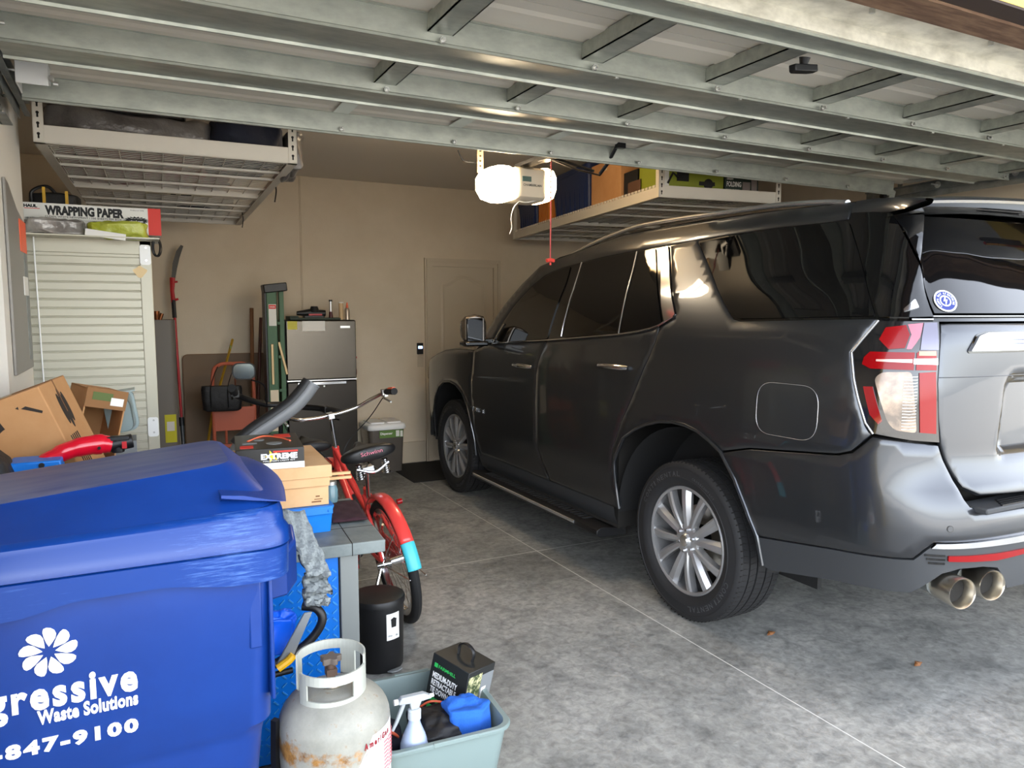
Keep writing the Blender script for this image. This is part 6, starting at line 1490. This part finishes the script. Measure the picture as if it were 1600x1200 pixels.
# fascia
F0, F1 = 5.95, 2 * UL - 5.95
P = [(F0, .40), (F0, .48), (6.0, 1.03), (6.05, 1.10), (6.3, 1.07), (UL, 1.06), (2 * UL - 6.3, 1.07), (2 * UL - 6.05, 1.10), (2 * UL - 6.0, 1.03), (F1, .48), (F1, .40), (UL, .32)]
patch(P, 'front_bumper', PAINT, h=.06)
patch([(6.62, .62), (6.62, 1.02), (2 * UL - 6.62, 1.02), (2 * UL - 6.62, .62)], 'grille', GLOSSB, off=.01)
for z in (.70, .78, .86, .94): trimline([(6.64, z), (UL, z), (2 * UL - 6.64, z)], .008, CHROME, 'grille_bar', fl=(1,), off=.014, n=10)
for fl in (0, 1):
    P = [(6.06, .96), (6.08, 1.08), (6.3, 1.055), (6.58, 1.03), (6.58, .93), (6.3, .92)]
    if fl: P = [(2 * UL - u, z) for u, z in P]
    patch(P, 'head_lamp', LCLR, off=.008)
# hood, windscreen, roof
def bow(edge, crown, fwd, name, mt, n=24, off=0.):
    R_ = []
    for i, (u, z) in enumerate(edge):
        a = surf(u, z, off); k = i / (len(edge) - 1); c = crown(k); f = fwd(k); row = []
        for j in range(n + 1):
            s_ = -1 + 2 * j / n; row.append((-a.x * s_ if a.x < 0 else a.x * s_, a.y + f * (1 - s_ * s_), a.z + c * (1 - abs(s_) ** 2.4)))
        R_.append(row)
    o = build(MB().rows(R_), name, mt, car, local=True, sharp=60); return o
hd = [V(hood[0])] + [V(h) for h in hood[1:]] + [V((6.35, 1.068)), V((6.55, 1.062))]
bow([(p[0] - 0, p[1]) for p in ([V((4.56, 1.335)), V((4.68, 1.315))] + hd)], lambda k: .085 * (1 - k * .75), lambda k: .02 + .13 * k ** 3, 'hood', PAINT)
pil = [(4.715, 1.30), (4.60, 1.45), (4.42, 1.66), (4.24, 1.825), (4.05, 1.948), (3.85, 1.984)]
bow(pil, lambda k: .02 + .010 * k, lambda k: .20 * (1 - k) + .06 * k, 'windscreen', GLASS, off=-.01)
rf = [(3.86, 1.983), (3.67, 2.007), (3.41, 2.049), (3.14, 2.089), (2.77, 2.109), (2.40, 2.105), (1.92, 2.096), (1.53, 2.082), (1.40, 2.079)]
bow(rf, lambda k: .030, lambda k: .06 * (1 - k) ** 2, 'roof', PAINT, off=-.001)
# roof spoiler
R_ = []
SPX = [(-.70, .705, 2.080, 2.110), (-.80, .735, 2.078, 2.108), (-.92, .765, 2.064, 2.094), (-1.02, .80, 2.048, 2.078), (-1.07, .812, 2.040, 2.066), (-1.11, .81, 2.032, 2.052)]
def spo(y0, hw_, ze, zc, th_):
    row = []
    for j in range(25):
        s_ = -1 + 2 * j / 24; yy = y0 - .09 * (1 - s_ * s_) * min(1, max(0, (-.8 - y0) / .35))
        row.append((hw_ * s_, yy, ze + (zc - ze) * (1 - abs(s_) ** 2.4)))
    return row
top = [spo(*q, 0) for q in SPX]
bot = [[(x * .985, y + .02, z - .022) for x, y, z in top[-1]], [(x * .98, y + .10, z - .035) for x, y, z in top[-1]], [(x * .97, y + .22, z - .045) for x, y, z in top[-1]]]
build(MB().rows(top + [[(x, y - .004, z - .008) for x, y, z in top[-1]]]), 'rear_spoiler', PAINT, car, local=True, sharp=50)
build(MB().rows([[(x, y - .004, z - .008) for x, y, z in top[-1]], [(x * .995, y + .004, z - .017) for x, y, z in top[-1]]]), 'spoiler_edge_glint', SATIN, car, local=True)  # pale alloy strip stands in for sky reflected in the trailing edge
build(MB().rows([[(x * .995, y + .004, z - .017) for x, y, z in top[-1]]] + bot), 'spoiler_underside', GLOSSB, car, local=True)
ct = [tuple(surf(1.408, 2.080)), (-.735, -.80, 2.078), (-.765, -.92, 2.064), (-.80, -1.02, 2.048), (-.815, -1.09, 2.036)]
cb2 = [tuple(surf(1.408, 2.028)), tuple(surf(1.31, 2.020)), tuple(surf(1.23, 2.012)), (-.80, -.99, 2.010), (-.815, -1.085, 2.028)]
for sx in (-1, 1):
    f_ = lambda p, k=1.: (p[0] * k * (1 if sx < 0 else -1), p[1], p[2])
    build(MB().rows([[f_(p) for p in ct], [f_(p, 1.012) for p in [((a[0] + b[0]) / 2, a[1], (a[2] + b[2]) / 2) for a, b in zip(ct, cb2)]], [f_(p) for p in cb2], [f_(p, .86) for p in cb2], [f_(p, .86) for p in ct]], closed=False), 'spoiler_cheek', PAINT, car, local=True, sharp=50)
build(MB().box((-.16, -1.10, 1.995), (.16, -1.09, 2.01)), 'brake_light', LREDD, car, local=True)
# rear wiper
build(MB().tube([(-.03, -1.19, 1.66), (-.35, -1.12, 1.72), (-.52, -1.10, 1.74)], [.012, .008, .006], 8).cyl((0, -1.14, 1.64), (0, -1.20, 1.64), .03), 'rear_wiper', BLKP, car, local=True) if False else None
# roof rails
for sx in (-1, 1):
    P_ = [(-.74, 1.75, 1.985), (-.73, 1.56, 2.017), (-.72, 1.36, 2.064), (-.71, 1.1, 2.108), (-.71, .84, 2.134), (-.71, .55, 2.137), (-.71, .27, 2.133), (-.71, -.2, 2.123), (-.71, -.5, 2.102), (-.715, -.66, 2.080)]
    build(MB().tube([V((sx * p[0], p[1], p[2])) for p in spline(P_, 8)], .017, 12, flat=.75), 'roof_rail', SATIN, car, local=True)
# mirrors
for sx in (-1, 1):
    mr = build(MB().rows([[(sx * x, y, z) for x, y, z in row] for row in (
        [(-1.06, 2.30 + .0, 1.40), (-1.06, 2.38, 1.40), (-1.06, 2.38, 1.52), (-1.06, 2.30, 1.54)],
        [(-1.10, 2.27, 1.365), (-1.10, 2.42, 1.37), (-1.10, 2.40, 1.56), (-1.10, 2.27, 1.585)],
        [(-1.17, 2.27, 1.36), (-1.17, 2.43, 1.38), (-1.17, 2.41, 1.57), (-1.17, 2.27, 1.60)],
        [(-1.245, 2.28, 1.375), (-1.245, 2.38, 1.40), (-1.245, 2.37, 1.55), (-1.245, 2.28, 1.585)],
        [(-1.265, 2.30, 1.41), (-1.265, 2.35, 1.43), (-1.265, 2.35, 1.53), (-1.265, 2.30, 1.55)])], closed=True, cap=True), 'side_mirror', mat('mirror_cap', rgb(140, 132, 124), .25, .9, coat=.5) if sx < 0 else bpy.data.materials['mirror_cap'], car, bevel=.02, local=True)
    build(MB().box((min(sx * -1.245, sx * -1.11), 2.262, 1.385), (max(sx * -1.245, sx * -1.11), 2.275, 1.565)), 'mirror_glass', GLASS, mr, bevel=.008, local=True)
    build(MB().cbox((sx * -1.04, 2.34, 1.385), (.16, .08, .05)).cbox((sx * -1.17, 2.30, 1.37), (.2, .12, .04)), 'mirror_arm', GLOSSB, mr, bevel=.012, local=True)
# handles, filler flap, badge
def handle(u0, u1, z, par, s):
    c0 = surf(s * u0, z); c1 = surf(s * u1, z); n0 = snorm(s * (u0 + u1) / 2, z)
    b_ = build(MB().tube([c0 + n0 * .012, c0.lerp(c1, .08) + n0 * .030, c0.lerp(c1, .5) + n0 * .036, c0.lerp(c1, .92) + n0 * .030, c1 + n0 * .012], [.013, .018, .019, .018, .013], 14, flat=.9), 'door_handle', CHROME, par, local=True)
    build(MB().tube([c0.lerp(c1, .15) + n0 * .001 + V((0, 0, -.012)), c0.lerp(c1, .55) + n0 * .001 + V((0, 0, -.012))], .026, 16, flat=.5), 'handle_recess', SLOT, par, local=True) if False else None
for s, a_, b_ in ((1, dl, rl_), (-1, dr_, rr2_)):
    handle(3.76, 4.01, 1.228, a_, s); handle(2.64, 2.91, 1.292, b_, s)
FP = corner([(1.665, 1.30), (1.665, 1.07), (1.345, 1.07), (1.345, 1.30)], .085, 8)
for fl in (False, True):
    patch(inset(FP, -.0035), 'filler_gap', SLOT, off=.0006, thick=.002, flip=fl, gap=0)
    patch(FP, 'fuel_filler_flap', PAINT, off=.0025, thick=.003, flip=fl, gap=0)
    s = -1 if fl else 1
    trimline(FP + [FP[0]], .0016, CHROME if False else SATIN, 'flap_edge_highlight', fl=(s,), off=.0025, n=2)  # bright line stands in for the highlight along the flap seam
for s in (1, -1):
    par = dl if s > 0 else dr_
    c0 = surf(s * 4.72, .815); n0 = snorm(s * 4.72, .815)
    if s > 0: T_ = M(((0, 0, -1, c0.x - .001), (-1, 0, 0, c0.y + .10), (0, 1, 0, c0.z - .015), (0, 0, 0, 1)))
    else: T_ = M(((0, 0, 1, c0.x + .001), (1, 0, 0, c0.y - .10), (0, 1, 0, c0.z - .015), (0, 0, 0, 1)))
    build(MB().text('TAHOE', .26, .034, T_, depth=.004, bold=.03, spacing=1.25), 'badge_lettering', CHROME, par, local=True)
# antenna
build(MB().rows([[(x, y, z) for x, z in ((-.02, 2.09), (.02, 2.09), (.004, 2.09 + h_), (-.004, 2.09 + h_))] for y, h_ in ((1.5, .01), (1.38, .06), (1.34, .062), (1.33, .02))], closed=True, cap=True), 'antenna', PAINT, car, local=True)
# round sticker on the rear glass
uS, zS = .765, 1.648
cS = surf(uS, zS); nS = snorm(uS, zS)
rt = V((1, 0, 0)); rt = (rt - nS * rt.dot(nS)).normalized(); upS = nS.cross(rt).normalized()
if upS.z < 0: upS = -upS
TS = M(((rt.x, upS.x, nS.x, cS.x + nS.x * .004), (rt.y, upS.y, nS.y, cS.y + nS.y * .004), (rt.z, upS.z, nS.z, cS.z + nS.z * .004), (0, 0, 0, 1)))
st_ = build(MB().cyl((0, 0, 0), (0, 0, .001), .047, n=40, m=TS), 'round_sticker', WHITE, gl_, local=True)
BLS = mat('sticker_blue', rgb(34, 48, 120), .5)
build(MB().lathe([(.024, .0012), (.024, .0016), (.0405, .0016), (.0405, .0012)], 40, TS).cyl((0, 0, .001), (0, 0, .0016), .0185, n=32, m=TS), 'blue_ring', BLS, st_, local=True)
m = MB().prism([(.004, .020), (-.009, -.001), (-.001, -.001), (-.008, -.021), (.010, .004), (.002, .004), (.009, .020)], .0016, .0022, TS)
for i, ch in enumerate('TAMPA BAY LIGHTNING'):
    if ch == ' ': continue
    a = math.radians(215 - i * 13.9); m.text(ch, .0058 if ch != 'I' else .002, .0078, TS @ M.Rotation(a - PI / 2, 4, 'Z') @ M.Translation((-.0029, .0285, .0016)), bold=.02)
build(m, 'sticker_print', WHITE, st_, local=True)
# car wheels
def carwheel(cy, sx, steer=0.):
    T = M.Translation((sx * -.975, cy, .418)) @ M.Rotation(steer, 4, 'Z') @ M(((0, 0, sx * -1, 0), (-sx, 0, 0, 0), (0, 1, 0, 0), (0, 0, 0, 1)))   # local z points outwards
    Rt, rw = .418, .284
    w_ = build(MB().lathe([(.276, -.24), (.276, -.02), (.268, -.03), (.268, -.0), (.280, .006), (.286, .002), (.287, -.012), (.284, -.02), (.284, -.25)], 72, T), 'wheel_rim', WHEELM, car, local=True, sharp=40)
    prof = [(.284, -.235), (.30, -.262), (.36, -.272), (.395, -.262), (.412, -.245)]
    zs = [-.245, -.205, -.205, -.197, -.197, -.155, -.155, -.145, -.145, -.095, -.095, -.085, -.085, -.045, -.045, -.037, -.037, .002]
    for i, z in enumerate(zs): prof.append((Rt - (.010 if (i // 2) % 2 == 1 else 0) - .004 * abs((z + .12) / .12) ** 2, z))
    prof += [(.408, .010), (.395, .018), (.385, .020), (.383, .017), (.36, .020), (.335, .021), (.333, .024), (.318, .022), (.300, .012), (.286, .0)]
    ty = build(MB().lathe(prof, 96, T), 'tyre', TYRE, w_, local=True, sharp=30)
    m = MB()
    for k in range(84):
        a = 2 * PI * k / 84
        for (z0, z1, sk) in ((-.004, .012, .0), (-.036, -.002, .35), (-.084, -.046, -.5), (-.144, -.096, .5), (-.196, -.156, -.4), (-.24, -.206, .2)):
            c, s = math.cos(a), math.sin(a); c2, s2 = math.cos(a + sk * .04), math.sin(a + sk * .04)
            r = Rt - .0015 - .004 * abs(((z0 + z1) / 2 + .12) / .12) ** 2
            m.tube([(r * c, r * s, z0), (r * c2, r * s2, z1)], .0028, 4, cap=False)
    mm = MB(); mm.v = [tuple(T @ V(p)) for p in m.v]; mm.f = m.f
    build(mm, 'tread_sipes', SLOT, ty, local=True)
    SL = bpy.data.materials.get('sidewall_letter') or mat('sidewall_letter', rgb(66, 66, 68), .5)
    def arc(txt, a_mid, r, h_, wd):
        n = len(txt); m = MB()
        for i, ch in enumerate(txt):
            if ch == ' ': continue
            a = a_mid - (i - (n - 1) / 2) * wd / r
            m.text(ch, wd * (.72 if ch != 'I' else .25), h_, T @ M.Rotation(a - PI / 2, 4, 'Z') @ M.Translation((-wd * .36, r, .0205)) , bold=.01, depth=.0012)
        build(m, 'sidewall_lettering', SL, ty, local=True)
    arc('CONTINENTAL', PI * .70, .338, .026, .034); arc('CONTINENTAL', PI * 1.72, .338, .026, .034); arc('CROSSCONTACT', PI * .36, .342, .012, .015)
    # spokes: six split pairs
    for k in range(6):
        for s in (-1, 1):
            am = k * PI / 3 + .35
            a0 = am + s * .20; a1 = am + s * .265
            R_ = []
            for i in range(9):
                u = i / 8; r = .062 + (.272 - .062) * u; a = a0 + (a1 - a0) * u; wd = .034 + .020 * u
                dz = -.006 + .010 * math.sin(PI * u * .9) - .004 * u
                c = V((r * math.cos(a), r * math.sin(a), dz)); tn = V((-math.sin(a), math.cos(a), 0))
                inn = tn * -s       # towards the partner spoke
                R_.append([tuple(T @ q) for q in (c + tn * wd * .5 * s + V((0, 0, -.004)), c + tn * wd * .30 * s + V((0, 0, .003)), c - tn * wd * .22 * s + V((0, 0, .0)), c - tn * wd * .62 * s + V((0, 0, -.020)), c - tn * wd * .5 * s + V((0, 0, -.04)), c + tn * wd * .4 * s + V((0, 0, -.045)))])
            build(MB().rows(R_, closed=True, cap=True), 'spoke', WHEELM, w_, local=True, sharp=25)
    # webs between pairs near the rim (darker facets)
    build(MB().lathe([(.001, .012), (.030, .012), (.036, .006), (.040, -.002), (.078, -.006), (.088, -.016), (.088, -.05), (.001, -.05)], 48, T), 'hub', WHEELM, w_, local=True, sharp=30)
    q = build(MB().lathe([(.001, .018), (.026, .017), (.031, .012), (.031, .008)], 32, T), 'hub_cap', CHROME, w_, local=True)
    for k in range(6):
        a = k * PI / 3 + .35 + PI / 6 * 0
        p = T @ V((.058 * math.cos(a), .058 * math.sin(a), -.012)); p2 = T @ V((.058 * math.cos(a), .058 * math.sin(a), .010))
        build(MB().cyl(p, p2, .0095, .008, n=6), 'lug_nut', CHROME, w_, local=True)
    build(MB().lathe([(.07, -.13), (.175, -.13), (.175, -.115), (.07, -.115)], 48, T), 'brake_disc', STEEL, w_, local=True)
    build(MB().lathe([(.001, -.20), (.276, -.20)], 40, T), 'inner_barrel', SLOT, w_, local=True)
for sx in (-1 * -1, -1):
    pass
for cy in (.04, 3.15):
    carwheel(cy, 1, .0); carwheel(cy, -1, .0)

# ------------------------------------------------------------------ shared group phrases for repeats
for pre, ph in (('folded_tarp', 'tarps on the left ceiling rack'), ('storage_tote', 'totes on the right ceiling rack'), ('ceiling_rack', 'white steel ceiling racks'), ('door_track', 'roller tracks of the garage door'),
                ('black_strap', 'straps dangling from the left ceiling rack'), ('plastic_bag', 'plastic bags on the corrugated cabinet'), ('tool_pole', 'wooden poles leaning by the ladder'), ('dry_leaf', 'dry leaves on the concrete'), ('bicycle', 'bicycles behind the workbench')):
    for o in bpy.data.objects:
        if o.parent is None and o.get('category') and o.name.split('.')[0] == pre: o['group'] = ph
